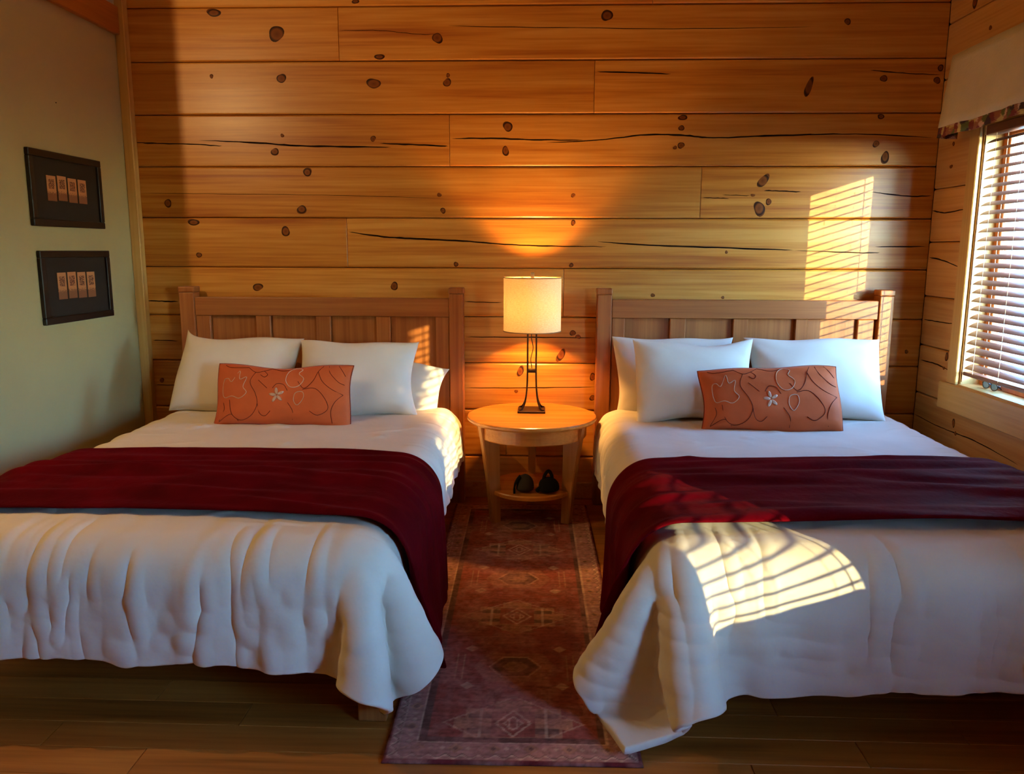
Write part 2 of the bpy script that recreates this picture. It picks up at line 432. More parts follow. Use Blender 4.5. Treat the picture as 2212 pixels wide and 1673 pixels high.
PLANKS = {'back': [], 'right': []}
def add_plank(wall, key, a0, a1, z0, z1, mat):
    """a0..a1 along the wall (X for the back wall, Y for the right wall)"""
    L, h = a1-a0, z1-z0
    V, F = plank_geo(L, h)
    me = bpy.data.meshes.new('plank'); me.from_pydata(V, [], F); me.update(); me.materials.append(mat)
    bm = bmesh.new(); bm.from_mesh(me); bmesh.ops.recalc_face_normals(bm, faces=bm.faces); bm.to_mesh(me); bm.free()
    o = bpy.data.objects.new('plank', me); link(o, wall)
    if key == 'back':
        c = Vector(((a0+a1)/2, WY+PD, (z0+z1)/2))
    else:
        c = Vector((XR+PD, (a0+a1)/2, (z0+z1)/2)); o.rotation_euler.z = -math.pi/2
    o.location = c - WLOC[wall]; WLOC[o] = c
    PLANKS[key].append((a0, a1, z0, z1, o))
    return o

wall_back = structure(box('wall_back', (XL-0.25, XR+0.3), (WY+PD, WY+0.2), (0, ZC), MAT['gap'], bevel=0))
rows_b = [-0.03, 0.258, 0.546, 0.832, 1.108, 1.394, 1.682, 1.972, 2.262, 2.552, 2.842, 3.13, 3.25]
joints = {0: [0.6], 1: [-0.213], 2: [1.35], 3: [-1.5], 4: [0.123], 5: [-1.151], 6: [0.900], 7: [-0.541], 8: [0.281], 9: [-1.164], 10: [0.592], 11: []}
for i in range(len(rows_b)-1):
    xs = [XL+0.0] + joints.get(i, []) + [XR]
    for a, b_ in zip(xs[:-1], xs[1:]): add_plank(wall_back, 'back', a, b_, max(rows_b[i], 0.0), rows_b[i+1], MAT['pine'])

# right wall with two window openings
WIN = [dict(y0=3.47, y1=4.25, z0=0.80, z1=2.13), dict(y0=-0.50, y1=0.48, z0=0.88, z1=2.08)]
WTH = 0.14
def cut_rects(y0, y1, z0, z1, holes):
    rects = [(y0, y1, z0, z1)]
    for h in holes:
        out = []
        for (a, b_, c, d) in rects:
            if b_ <= h['y0'] or a >= h['y1'] or d <= h['z0'] or c >= h['z1']: out.append((a, b_, c, d)); continue
            if a < h['y0']: out.append((a, h['y0'], c, d))
            if b_ > h['y1']: out.append((h['y1'], b_, c, d))
            m0, m1 = max(a, h['y0']), min(b_, h['y1'])
            if c < h['z0']: out.append((m0, m1, c, h['z0']))
            if d > h['z1']: out.append((m0, m1, h['z1'], d))
        rects = out
    return rects
bm = bmesh.new()
for (a, b_, c, d) in cut_rects(YB, WY+PD, 0, ZC, WIN): box_bm(XR+PD, XR+WTH, a, b_, c, d, bm=bm)
wall_right = structure(bm_obj('wall_right', bm, MAT['gap']))
rows_r = [0.0, 0.11, 0.396, 0.684, 0.965, 1.247, 1.552, 1.845, 2.14, 2.435, 2.725, 3.01, 3.25]
jr = [2.6, 0.9, 1.9, 3.1, 2.2, 1.3, 2.9, 1.6, 2.4, 1.0, 3.3, 2.0]
for i in range(len(rows_r)-1):
    for seg in ((YB, jr[i]-2.6), (jr[i]-2.6, jr[i]), (jr[i], WY)):
        for (a, b_, c, d) in cut_rects(seg[0], seg[1], rows_r[i], rows_r[i+1], WIN):
            if b_-a > 0.02 and d-c > 0.012: add_plank(wall_right, 'right', a, b_, c, d, MAT['pine_y'])

wall_left = structure(box('wall_left', (XL-0.12, XL), (3.3, WY+PD), (0, ZC), MAT['wallpaint'], bevel=0.004))
wall_alcove = structure(box('wall_alcove', (XA-0.12, XA), (YB, 3.3), (0, ZC), MAT['wallpaint'], bevel=0))
wall_alcove2 = structure(box('wall_partition', (XA-0.12, XL-0.121), (3.3, 3.42), (0, ZC), MAT['wallpaint'], bevel=0))
wall_rear = structure(box('wall_rear', (XA-0.12, XR+WTH), (YB-0.12, YB), (0, ZC), MAT['ceiling'], bevel=0))
ceiling = structure(box('ceiling', (XA-0.12, XR+WTH), (YB-0.12, WY+0.2), (ZC, ZC+0.1), MAT['ceiling_paint'], bevel=0))
floor = structure(box('floor', (XA-0.12, XR+WTH), (YB-0.12, WY+0.2), (-0.10, -0.018), MAT['gap'], bevel=0))
# floor boards run along X
bw = 0.128
y = WY; r_i = 0
while y > -0.2:
    y2 = y - bw
    cuts = [XL if y2 > 3.29 else XA] + sorted([-1.55 + 0.9*((r_i*0.37) % 1), 0.45 + 0.9*((r_i*0.61) % 1)]) + [XR]
    for a, b_ in zip(cuts[:-1], cuts[1:]):
        box('floor_board', (a+0.0008, b_-0.0008), (y2+0.0008, y-0.0008), (-0.018, 0.0), MAT['floor'], floor, bevel=0.0015)
    y = y2; r_i += 1
box('floor_board', (XA, XR), (YB, y), (-0.018, 0.0), MAT['floor'], floor, bevel=0)

# corner trim, beam and upper wall on the left
structure(box('trim_1', (XL, XL+0.055), (WY-0.055, WY-0.0005), (0, ZC), MAT['pine_trim'], bevel=0.004))
structure(box('trim_2', (XL, XL+0.03), (3.6, WY-0.056), (2.685, 2.835), MAT['beam'], bevel=0.004))
structure(box('trim_3', (XL, XL+0.008), (3.3, WY-0.056), (2.836, ZC), MAT['white'], bevel=0))
structure(box('baseboard_left', (XL, XL+0.016), (3.3, WY-0.056), (0.0, 0.12), MAT['pine_sill'], bevel=0.003))
structure(box('baseboard_back', (XL+0.06, XR), (WY-0.018, WY-0.0005), (0.0, 0.10), MAT['pine_sill'], bevel=0.003))

# knots and drying checks of the boards (pixel positions read off the photograph, placed on the wall itself)
def find_plank(key, a, z):
    for (a0, a1, z0, z1, o) in PLANKS[key]:
        if a0 <= a <= a1 and z0 <= z <= z1: return (a0, a1, z0, z1, o)
    return None
def knot_geo(ra, rb, rot, seed):
    rr = random.Random(seed); n = 22; p1, p2 = rr.uniform(0, 6.28), rr.uniform(0, 6.28)
    V = [(0, 0, 0.0007)]; F = []
    wob = [1+0.10*math.sin(2*2*math.pi*k/n+p1)+0.06*math.sin(3*2*math.pi*k/n+p2) for k in range(n)]
    for ring, s, zz in ((0, 0.6, 0.0006), (1, 1.0, -0.0012)):
        for k in range(n):
            a = 2*math.pi*k/n
            x, y = math.cos(a)*ra*s*wob[k], math.sin(a)*rb*s*wob[k]
            V.append((x*math.cos(rot)-y*math.sin(rot), x*math.sin(rot)+y*math.cos(rot), zz))
    for k in range(n):
        j = (k+1) % n
        F.append((0, 1+k, 1+j)); F.append((1+k, 1+n+k, 1+n+j, 1+j))
    return V, F
def add_knot(key, px, py, ra, rb=None, rot=0.0):
    rb = rb or ra
    if key == 'back':
        p = on_y(px, py, WY); s = p.y/FPX*1.0; a, z = p.x, p.z
    else:
        p = on_x(px, py, XR); s = p.y/FPX*1.0; a, z = p.y, p.z
    pl = find_plank(key, a, z)
    if not pl: return
    a0, a1, z0, z1, o = pl
    ra, rb = ra*s, rb*s
    ra_ = ra*1.0 if key == 'back' else ra*2.0
    m = 0.006
    a = min(max(a, a0+ra_+m), a1-ra_-m)
    z = min(max(z, z0+rb+m), z1-rb-m) if (z1-z0) > 2*(rb+m) else (z0+z1)/2
    V, F = knot_geo(ra_, rb, rot, px)
    me = bpy.data.meshes.new('knot'); me.from_pydata(V, [], F); me.update(); me.materials.append(MAT['knot'])
    me.polygons.foreach_set('use_smooth', [True]*len(me.polygons))
    k = bpy.data.objects.new('knot', me); link(k, o)
    # plank local frame: X along, -Y outwards, Z up
    la = (a-(a0+a1)/2) * (1 if key == 'back' else -1)
    k.location = (la, -PD-0.0010, z-(z0+z1)/2)
    k.rotation_euler = (math.pi/2, 0, 0)
KB = [(597,73,21),(945,82,14),(1311,34,13),(1831,47,8),(462,27,17,8),(820,126,11,6),(768,3,8,5),
 (608,170,12),(807,181,19,14),(966,179,11),(968,163,5),(1747,188,9,26,-0.4),(1909,170,9),(2024,174,9),(2035,147,7),(457,165,5),
 (1097,274,12),(1092,326,9,12),(806,300,8),(610,293,5),(594,328,10),(1472,277,7),(1471,314,9),(1458,319,5),(1475,252,10,6),(1892,311,9),(1912,340,9,15),(1903,250,8,5),
 (664,370,11,9),(652,453,11),(363,439,10),(949,421,6),(957,455,6,7),(1238,422,6),(1648,392,10,20,-0.6),(1640,450,14,17,0.5),(1660,436,8),(1626,422,6,4),
 (617,501,12),(418,478,13,8),(430,551,7),(1238,481,5,7),(985,572,5,6),(1234,575,5),(1569,545,4),
 (557,621,15,11),(852,619,11),(1410,638,6),(1561,643,5,4),(1237,720,8),(1249,728,8,6),(1212,772,9,17,-0.5),(1124,803,8,14,-0.3),(1280,815,8,10),(1115,846,5),(1280,860,9,7),(350,822,7),(1958,760,5)]
for k in KB: add_knot('back', *k)
for k in [(2105,22,5,14),(2045,772,4,10),(2039,796,3,4),(2060,915,4,12),(2064,937,4,6),(2055,360,4,5),(2060,311,3,5),(2140,60,4,6)]: add_knot('right', *k)

def add_crack(key, pts, wpx):
    P = []
    for (px, py) in pts:
        p = on_y(px, py, WY) if key == 'back' else on_x(px, py, XR)
        P.append((p.x if key == 'back' else p.y, p.z, p.y))
    mid = P[len(P)//2]
    pl = find_plank(key, mid[0], mid[1])
    if not pl: return
    a0, a1, z0, z1, o = pl
    sgn = 1 if key == 'back' else -1
    L = [Vector((sgn*(min(max(a, a0+0.004), a1-0.004)-(a0+a1)/2), min(max(z, z0+0.012), z1-0.012)-(z0+z1)/2, 0)) for a, z, _ in P]
    C = catmull(L, 6)
    n = len(C); rr = random.Random(int(pts[0][0]))
    V, F = [], []
    for i, c in enumerate(C):
        t = i/(n-1)
        wd = wpx*mid[2]/FPX*0.5*(min(1, 5*t)*min(1, 5*(1-t)))**0.6*(1+rr.uniform(-0.25, 0.25)) + 0.0002
        jit = rr.uniform(-0.0012, 0.0012)
        for s, yy in ((1, -PD-0.0004), (0.25, -PD-0.0016), (-0.25, -PD-0.0016), (-1, -PD-0.0004)): V.append((c.x, yy, c.y+jit+s*wd))
    for i in range(n-1):
        for k in range(3): F.append((4*i+k, 4*i+4+k, 4*i+5+k, 4*i+1+k))
    me = bpy.data.meshes.new('drying_crack'); me.from_pydata(V, [], F); me.update(); me.materials.append(MAT['crack'])
    k = bpy.data.objects.new('drying_crack', me); link(k, o)
CB = [([(287,308),(340,310),(420,312),(480,316)],4),([(430,303),(560,309),(640,315),(740,317),(845,318)],5),([(820,310),(905,313),(968,316)],5),
 ([(976,300),(1060,299),(1150,302),(1260,303)],5),([(1180,308),(1290,303),(1400,291),(1480,293),(1540,298),(1650,294),(1760,289)],5),([(1640,296),(1800,290),(1890,291),(2015,298)],3),
 ([(753,501),(830,512),(900,516),(1000,521),(1090,528),(1200,532),(1310,533)],5),([(1290,522),(1400,530),(1550,535),(1715,541)],5),([(1715,541),(1850,546),(1900,546)],2.5),([(1890,533),(2000,533)],4),
 ([(1650,412),(1690,413),(1730,415)],4),([(1518,427),(1545,428),(1575,429)],2.5),([(1880,415),(1960,424),(2012,423)],4),([(1560,421),(1620,423)],2),
 ([(735,66),(820,66),(900,74),(940,74)],2),([(970,56),(1200,60),(1500,62),(1750,58)],2),([(1290,155),(1360,157),(1450,160)],2.5),([(1880,152),(1950,158),(2030,162)],2),([(300,417),(450,419),(700,422),(960,429)],1.5),
 ([(1003,652),(1085,654)],2),([(1003,728),(1150,729),(1288,730)],3.5),([(1003,838),(1150,838),(1288,836)],3.5),([(318,650),(350,651),(386,652)],3),([(330,735),(386,737)],3),([(335,832),(390,832)],2.5),
 ([(1932,740),(1995,740)],3.5),([(1930,640),(2000,638)],3),([(1925,836),(1985,837)],3.5)]
for p, wpx in CB: add_crack('back', p, wpx)
for p, wpx in [([(2012,455),(2040,460),(2085,452)],4),([(2008,556),(2040,564),(2075,579)],3),([(1996,690),(2025,695),(2060,700)],4),([(1989,778),(2020,786),(2050,800)],3),([(1972,893),(2020,918),(2060,935),(2110,955),(2200,1005)],4)]: add_crack('right', p, wpx)

# ---------------------------------------------------------------- windows in the right wall
def build_window(idx, W):
    y0, y1, z0, z1 = W['y0'], W['y1'], W['z0'], W['z1']
    root = bpy.data.objects.new('window_%d' % idx, None); link(root); root.location = (XR, (y0+y1)/2, z0); WLOC[root] = Vector(root.location); structure(root)
    xo = XR+WTH
    # lining boards of the opening
    box('jamb_lining', (XR-0.0, xo), (y1-0.012, y1+0.012), (z0, z1), MAT['pine_trim'], root)
    box('jamb_lining', (XR-0.0, xo), (y0-0.012, y0+0.012), (z0, z1), MAT['pine_trim'], root)
    box('head_lining', (XR-0.0, xo), (y0+0.012, y1-0.012), (z1-0.012, z1+0.012), MAT['pine_sill'], root)
    box('sill_board', (XR-0.02, xo), (y0+0.0125, y1-0.0125), (z0-0.012, z0+0.010), MAT['pine_sill'], root, bevel=0.004)
    # casing
    box('side_casing', (XR-0.022, XR-0.0015), (y1, y1+0.092), (z0+0.002, z1+0.09), MAT['pine_trim'], root, bevel=0.004)
    box('side_casing', (XR-0.022, XR-0.0015), (y0-0.092, y0), (z0+0.002, z1+0.09), MAT['pine_trim'], root, bevel=0.004)
    box('head_casing', (XR-0.026, XR-0.0015), (y0-0.12, y1+0.12), (z1+0.0905, z1+0.20), MAT['pine_sill'], root, bevel=0.004)
    box('sill_apron', (XR-0.030, XR-0.0015), (y0-0.16, y1+0.155), (z0-0.145, z0+0.0015), MAT['pine_sill'], root, bevel=0.005)
    # sash with glass
    xs = (xo-0.045, xo-0.005)
    box('sash_stile', xs, (y1-0.075, y1-0.0125), (z0+0.011, z1-0.0125), MAT['sash'], root)
    box('sash_stile', xs, (y0+0.0125, y0+0.06), (z0+0.011, z1-0.0125), MAT['sash'], root)
    box('sash_rail', xs, (y0+0.0605, y1-0.0755), (z1-0.062, z1-0.0125), MAT['sash'], root)
    box('sash_rail', xs, (y0+0.0605, y1-0.0755), (z0+0.011, z0+0.055), MAT['sash'], root)
    box('pane', (xo-0.028, xo-0.024), (y0+0.061, y1-0.076), (z0+0.056, z1-0.063), MAT['glass'], root, bevel=0)
    return root
for i, W in enumerate(WIN): build_window(i+1, W)

# blinds: one slat mesh per blind, shared
def build_blind(W, label, y_in=0.05, zlow=0.075):
    y0, y1 = W['y0']+0.03, W['y1']-y_in
    xb = XR+0.012
    root = thing('window_blind', label, 'blind', (xb, (y0+y1)/2, W['z0']+0.06))
    pitch, wd, th, tilt = 0.0435, 0.050, 0.003, math.radians(29)
    zt = W['z1']-0.06; zb = W['z0']+zlow
    # slat: slight crown across its width, long axis Y
    prof = [(-wd/2, 0), (-wd/4, 0.0022), (0, 0.003), (wd/4, 0.0022), (wd/2, 0), (wd/4, 0.0022-th), (0, 0.003-th), (-wd/4, 0.0022-th)]
    V, F = [], []
    for s in (-1, 1):
        for x, z in prof:
            V.append((x*math.cos(tilt)-z*math.sin(tilt), s*(y1-y0)/2, x*math.sin(tilt)+z*math.cos(tilt)))
    m = len(prof)
    for k in range(m): F.append((k, (k+1) % m, m+(k+1) % m, m+k))
    F.append(tuple(range(m-1, -1, -1))); F.append(tuple(range(m, 2*m)))
    me = bpy.data.meshes.new('slat'); me.from_pydata(V, [], F); me.update(); me.materials.append(MAT['blind'])
    n = int((zt-zb)/pitch)
    for i in range(n):
        z = zb+0.035+i*pitch
        o = bpy.data.objects.new('slat', me); link(o, root); o.location = Vector((xb, (y0+y1)/2, z))-WLOC[root]
    box('bottom_rail', (xb-0.026, xb+0.026), (y0, y1), (zb-0.012, zb+0.008), MAT['blind'], root, bevel=0.004)
    box('head_rail', (xb-0.028, xb+0.03), (y0, y1), (zt-0.0, zt+0.047), MAT['blind'], root, bevel=0.004)
    for yy in (y1-0.10, (y0+y1)/2+0.02, y0+0.10):
        for dx in (-0.0275, 0.0275):
            g = tube_geo([(xb+dx, yy, zb), (xb+dx, yy, (zb+zt)/2), (xb+dx, yy, zt)], 0.0013, 6)
            mesh_obj('ladder_cord', *g, MAT['cord'], root)
    g = tube_geo([(xb-0.034, y1-0.012, zt), (xb-0.035, y1-0.010, 1.5), (xb-0.034, y1-0.012, zb-0.045)], 0.003, 6)
    mesh_obj('tilt_wand', *g, MAT['darkcord'], root)
    return root
build_blind(WIN[0], 'wooden slat blind half open in the window beside the right bed')
build_blind(WIN[1], 'wooden slat blind in the nearer window outside the frame', y_in=0.03, zlow=0.022)

# valance over window 1
def valance():
    x_f, y_a, y_b = XR-0.115, WIN[0]['y0']-0.14, WIN[0]['y1']+0.165
    # plan path: return at the far end, front, return at the near end
    path = [Vector((XR-0.03, y_b, 0)), Vector((x_f+0.03, y_b+0.003, 0)), Vector((x_f, y_b-0.02, 0))]
    for i in range(1, 25): path.append(Vector((x_f, y_b-0.02+(y_a+0.02-y_b+0.02)*i/25, 0)))
    path += [Vector((x_f, y_a+0.02, 0)), Vector((x_f+0.03, y_a, 0)), Vector((XR-0.03, y_a, 0))]
    def panel(z_list, extra, flare):
        V, F = [], []
        n = len(path)
        ztop, zbot = 2.49, 2.10
        for z in z_list:
            s = (ztop-z)/(ztop-zbot)
            for i, p in enumerate(path):
                t = i/(n-1)
                wv = 0.006*math.sin(t*31+1.0)*s + 0.004*math.sin(t*57)*s
                off = -(wv+extra+flare*s) if 1 < i < n-2 else 0
                yo = flare*1.3*s if i <= 2 else (-flare*1.3*s if i >= n-3 else 0)
                V.append((p.x+off, p.y+yo, z+0.004*math.sin(t*13)*s))
        m = len(z_list)
        for a in range(m-1):
            for i in range(n-1): F.append((a*n+i, a*n+i+1, (a+1)*n+i+1, (a+1)*n+i))
        return V, F
    root = thing('window_valance', 'plain linen valance with a floral lower border above the blind', 'valance', (x_f, (y_a+y_b)/2, 2.08))
    a = mesh_obj('linen_panel', *panel(list(np.linspace(2.49, 2.135, 9)), 0.004, 0.03), MAT['linen'], root, smooth=True)
    b_ = mesh_obj('floral_border', *panel(list(np.linspace(2.17, 2.085, 4)), 0.0, 0.03), MAT['floral'], root, smooth=True)
    c = box('mounting_board', (x_f+0.012, XR-0.028), (y_a+0.02, y_b-0.02), (2.462, 2.48), MAT['pine_sill'], root)
    for o in (a, b_):
        md = o.modifiers.new('thick', 'SOLIDIFY'); md.thickness = 0.003; md.offset = 0
    return root
valance()

# ---------------------------------------------------------------- cloth simulation (position based)
def simulate(P, collide, steps=150, iters=14, bend=0.08, dt=0.02, damp=0.97, mu=0.35, g=1.6):
    """P: (ny,nx,3) start positions, which also give the rest lengths"""
    P = P.copy(); old = P.copy(); ny, nx, _ = P.shape
    cons = []
    def group(A, B, k): cons.append((A, B, np.linalg.norm(P[A]-P[B], axis=-1, keepdims=True), k))
    I, J = np.arange(ny), np.arange(nx)
    for par in (0, 1):
        j = J[par:nx-1:2]; group(np.ix_(I, j), np.ix_(I, j+1), 1.0)
        i = I[par:ny-1:2]; group(np.ix_(i, J), np.ix_(i+1, J), 1.0)
    for par in (0, 1):
        i = I[par:ny-1:2]
        group(np.ix_(i, J[:-1]), np.ix_(i+1, J[1:]), 0.35); group(np.ix_(i, J[1:]), np.ix_(i+1, J[:-1]), 0.35)
    for s in (0, 2):
        j = np.array([q for q in J[:-2] if q % 4 in (s, s+1)]); group(np.ix_(I, j), np.ix_(I, j+2), bend)
        i = np.array([q for q in I[:-2] if q % 4 in (s, s+1)]); group(np.ix_(i, J), np.ix_(i+2, J), bend)
    for st in range(steps):
        v = (P-old)*damp
        old = P.copy()
        P = P+v; P[..., 2] -= g*dt*dt
        for it in range(iters):
            for A, B, L, k in cons:
                d = P[B]-P[A]; l = np.linalg.norm(d, axis=-1, keepdims=True)+1e-9
                c = d*(0.5*k*(l-L)/l)
                P[A] += c; P[B] -= c
            if it % 5 == 4: P, hit = collide(P)
        P, hit = collide(P)
        old[hit] = old[hit]+(P[hit]-old[hit])*mu
    return P

def rounded_box(cx, cy, hx, hy, ztop, r, th):
    def f(P):
        P = P.copy()
        rel = np.stack([P[..., 0]-cx, P[..., 1]-cy], -1); sg = np.sign(rel)
        q = np.concatenate([np.abs(rel)-np.array([hx-r, hy-r]), (P[..., 2:3]-(ztop-r))], -1)
        qp = np.maximum(q, 0); ln = np.linalg.norm(qp, axis=-1)
        inside = q.max(-1) < 0
        d = np.where(inside, q.max(-1), ln)-r
        grad = qp/(ln[..., None]+1e-9)
        ax = q.argmax(-1); gi = np.eye(3)[ax]
        grad = np.where(inside[..., None], gi, grad)
        grad[..., :2] *= sg
        hit = d < th
        P[hit] += (grad*(th-d)[..., None])[hit]
        low = P[..., 2] < 0.03
        P[low, 2] = 0.03
        return P, hit | low
    return f

def grid_faces(ny, nx):
    return [(i*nx+j, i*nx+j+1, (i+1)*nx+j+1, (i+1)*nx+j) for i in range(ny-1) for j in range(nx-1)]

def grid_normals(P):
    du = np.gradient(P, axis=1); dv = np.gradient(P, axis=0)
    n = np.cross(du, dv); n /= np.linalg.norm(n, axis=-1, keepdims=True)+1e-9
    return n

BED_Y0, BED_Y1, BED_HX, BED_TOP = 2.29, 4.56, 0.80, 0.575
def drape_duvet(cx, ov_l, ov_r, ov_f, seed, rc=0.0):
    """ov_l / ov_r: (head, foot) overhang on each side; ov_f: (left, right) overhang at the foot"""
    r_ = np.random.default_rng(seed)
    nx, ny = 62, 72
    u = np.linspace(0, 1, nx); v = np.linspace(0, 1, ny)      # v=0 at the head
    U, Vv = np.meshgrid(u, v)
    if rc:      # rounded hem corners at the foot
        du = np.clip((np.abs(2*U-1)-(1-2*rc))/(2*rc), 0, 1); dv = np.clip((Vv-(1-rc))/rc, 0, 1)
        both = (du > 0) & (dv > 0); sc = np.where(both, np.maximum(du, dv)/(np.hypot(du, dv)+1e-9), 1.0)
        U = np.where(both, 0.5+np.sign(U-0.5)*0.5*((1-2*rc)+2*rc*du*sc), U); Vv = np.where(both, (1-rc)+rc*dv*sc, Vv)
    xl = cx-BED_HX-(ov_l[0]+(ov_l[1]-ov_l[0])*Vv); xr = cx+BED_HX+(ov_r[0]+(ov_r[1]-ov_r[0])*Vv)
    X = xl+(xr-xl)*U
    yf = BED_Y0-(ov_f[0]+(ov_f[1]-ov_f[0])*U); Y = 4.50+(yf-4.50)*Vv
    Z = np.full_like(X, BED_TOP+0.045)+r_.normal(0, 0.003, X.shape)
    P = np.stack([X, Y, Z], -1)
    # a little extra cloth so that it gathers
    col = rounded_box(cx, (BED_Y0+BED_Y1)/2+0.2, BED_HX, (BED_Y1-BED_Y0)/2+0.2, BED_TOP, 0.11, 0.012)
    P = simulate(P, col, steps=150, iters=12, bend=0.30)
    return P

def sines(x, y, seed, n=7, f0=4.0, f1=16.0, ang=None, spread=0.4):
    r_ = np.random.default_rng(seed); out = np.zeros_like(x)
    for _ in range(n):
        f = r_.uniform(f0, f1); a = r_.uniform(0, 2*math.pi) if ang is None else ang+r_.normal(0, spread)
        out += np.sin((x*math.cos(a)+y*math.sin(a))*f+r_.uniform(0, 6.28))
    return out/n

def sharp(s):         # soft valleys, narrow ridges
    return np.abs(s)**0.7*np.sign(s)

def duvet(cx, label, ov_l, ov_r, ov_f, seed, hang_folds, rc=0.0):
    P = drape_duvet(cx, ov_l, ov_r, ov_f, seed, rc)
    ny, nx, _ = P.shape
    # refine by bicubic-ish resampling (linear) so that folds can be modelled finely
    def up2(A):
        B = np.zeros((2*A.shape[0]-1, A.shape[1], 3)); B[::2] = A
        Ap = np.concatenate([2*A[:1]-A[1:2], A, 2*A[-1:]-A[-2:-1]], 0)
        B[1::2] = (-Ap[:-3]+9*Ap[1:-2]+9*Ap[2:-1]-Ap[3:])/16
        C = np.zeros((B.shape[0], 2*B.shape[1]-1, 3)); C[:, ::2] = B
        Bp = np.concatenate([2*B[:, :1]-B[:, 1:2], B, 2*B[:, -1:]-B[:, -2:-1]], 1)
        C[:, 1::2] = (-Bp[:, :-3]+9*Bp[:, 1:-2]+9*Bp[:, 2:-1]-Bp[:, 3:])/16
        return C
    P = up2(up2(P)); ny, nx, _ = P.shape
    nrm = grid_normals(P)
    if nrm[ny//3, nx//2, 2] < 0: nrm = -nrm
    X, Y, Z = P[..., 0], P[..., 1], P[..., 2]
    front = np.clip((BED_Y0+0.25-Y)/0.25, 0, 1); side = np.clip((np.abs(X-cx)-BED_HX+0.18)/0.2, 0, 1)
    hang = np.clip((BED_TOP+0.03-Z)/0.3, 0, 1)
    # vertical gathers on the foot drop, softer creases on the top, slanting creases on the sides
    fold_f = sharp(sines(X, Z*0.25, seed+1, 5, 14, 34, 0.0, 0.10))
    fold_s = sharp(sines(Y+Z*0.7, Z*0.2, seed+2, 5, 16, 36, 0.0, 0.12))
    fine = sines(X, Y+Z, seed+3, 9, 18, 48, 0.25, 0.5)
    puff = sines(X, Y, seed+4, 7, 4, 10)
    def fold_lines(A, B, n, lo, hi, wr, ar, slant, sd):
        # A: coordinate across the folds, B: 0 at the top of the drop to 1 at the hem
        q = np.random.default_rng(sd); out = np.zeros_like(A)
        for _ in range(n):
            x0 = q.uniform(lo, hi); wd = q.uniform(*wr); a = q.uniform(*ar)*(1 if q.random() < 0.65 else -1); sl = q.normal(0, slant)
            b0 = q.uniform(-0.35, 0.45); b1 = b0+q.uniform(0.6, 1.7)
            env = np.clip((B-b0)/0.25, 0, 1)*np.clip((b1-B)/0.25, 0, 1)
            t = (A-x0-sl*B-0.005*np.sin(B*7+x0*40))/wd
            out += a*env*(np.exp(-t*t)-0.55*np.exp(-(t-1.9)**2))
        return out
    drop = np.clip((BED_TOP+0.06-Z)/0.33, -0.3, 1.2)
    fl_f = fold_lines(X, drop, int(40*min(hang_folds, 1.2)), cx-1.0, cx+1.0, (0.009, 0.022), (0.003, 0.010), 0.035, seed+20)
    fl_s = fold_lines(Y, drop, 46, BED_Y0-0.1, 4.5, (0.012, 0.03), (0.003, 0.009), 0.10, seed+21)
    amp = hang_folds*front*np.clip(hang*1.6, 0, 1)
    disp = front*(1-0.6*side)*fl_f + np.clip(side*1.3, 0, 1)*(1-front)*fl_s + amp*fold_f*0.009*(1-side*0.5) + front*np.clip(hang*1.5, 0, 1)*(0.0045*sharp(sines(X, Z*2.5, seed+8, 6, 24, 60, 0.9, 0.9))) + hang_folds*side*np.clip(hang*2, 0, 1)*(1-front)*fold_s*0.006
    top = 1-np.clip(hang*2, 0, 1)
    crease = np.exp(-(sines(X*0.5, Y*1.3, seed+9, 6, 7, 22)/0.07)**2)*np.clip(sines(X, Y, seed+10, 6, 5, 13)*2.5, 0, 1)
    disp += top*(0.005*puff+0.0032*fine+0.006*crease) + (1-top)*(0.004*fine+0.005*crease)
    P = P+nrm*disp[..., None]
    # scalloped hem: neighbouring gathers end at slightly different heights
    hemw = np.clip((np.arange(ny)/(ny-1)-0.9)/0.1, 0, 1)[:, None]
    P[..., 2] += hemw*0.012*sines(X, X*0, seed+6, 5, 9, 22, 0.0, 0.05)*np.clip(front*1.2, 0, 1)
    P[..., 2] = np.maximum(P[..., 2], 0.028)
    F = grid_faces(ny, nx)
    o = mesh_obj('duvet', P.reshape(-1, 3), F, MAT['duvet'], None, smooth=True, base=True)
    me = o.data
    if me.polygons[(ny//3)*(nx-1)+nx//2].normal.z < 0: me.flip_normals()
    md = o.modifiers.new('thick', 'SOLIDIFY'); md.thickness = 0.026; md.offset = 1.0
    sb = o.modifiers.new('smooth', 'SUBSURF'); sb.levels = 1; sb.render_levels = 1
    tag(o, label, 'duvet')
    return o, P+nrm*0.026

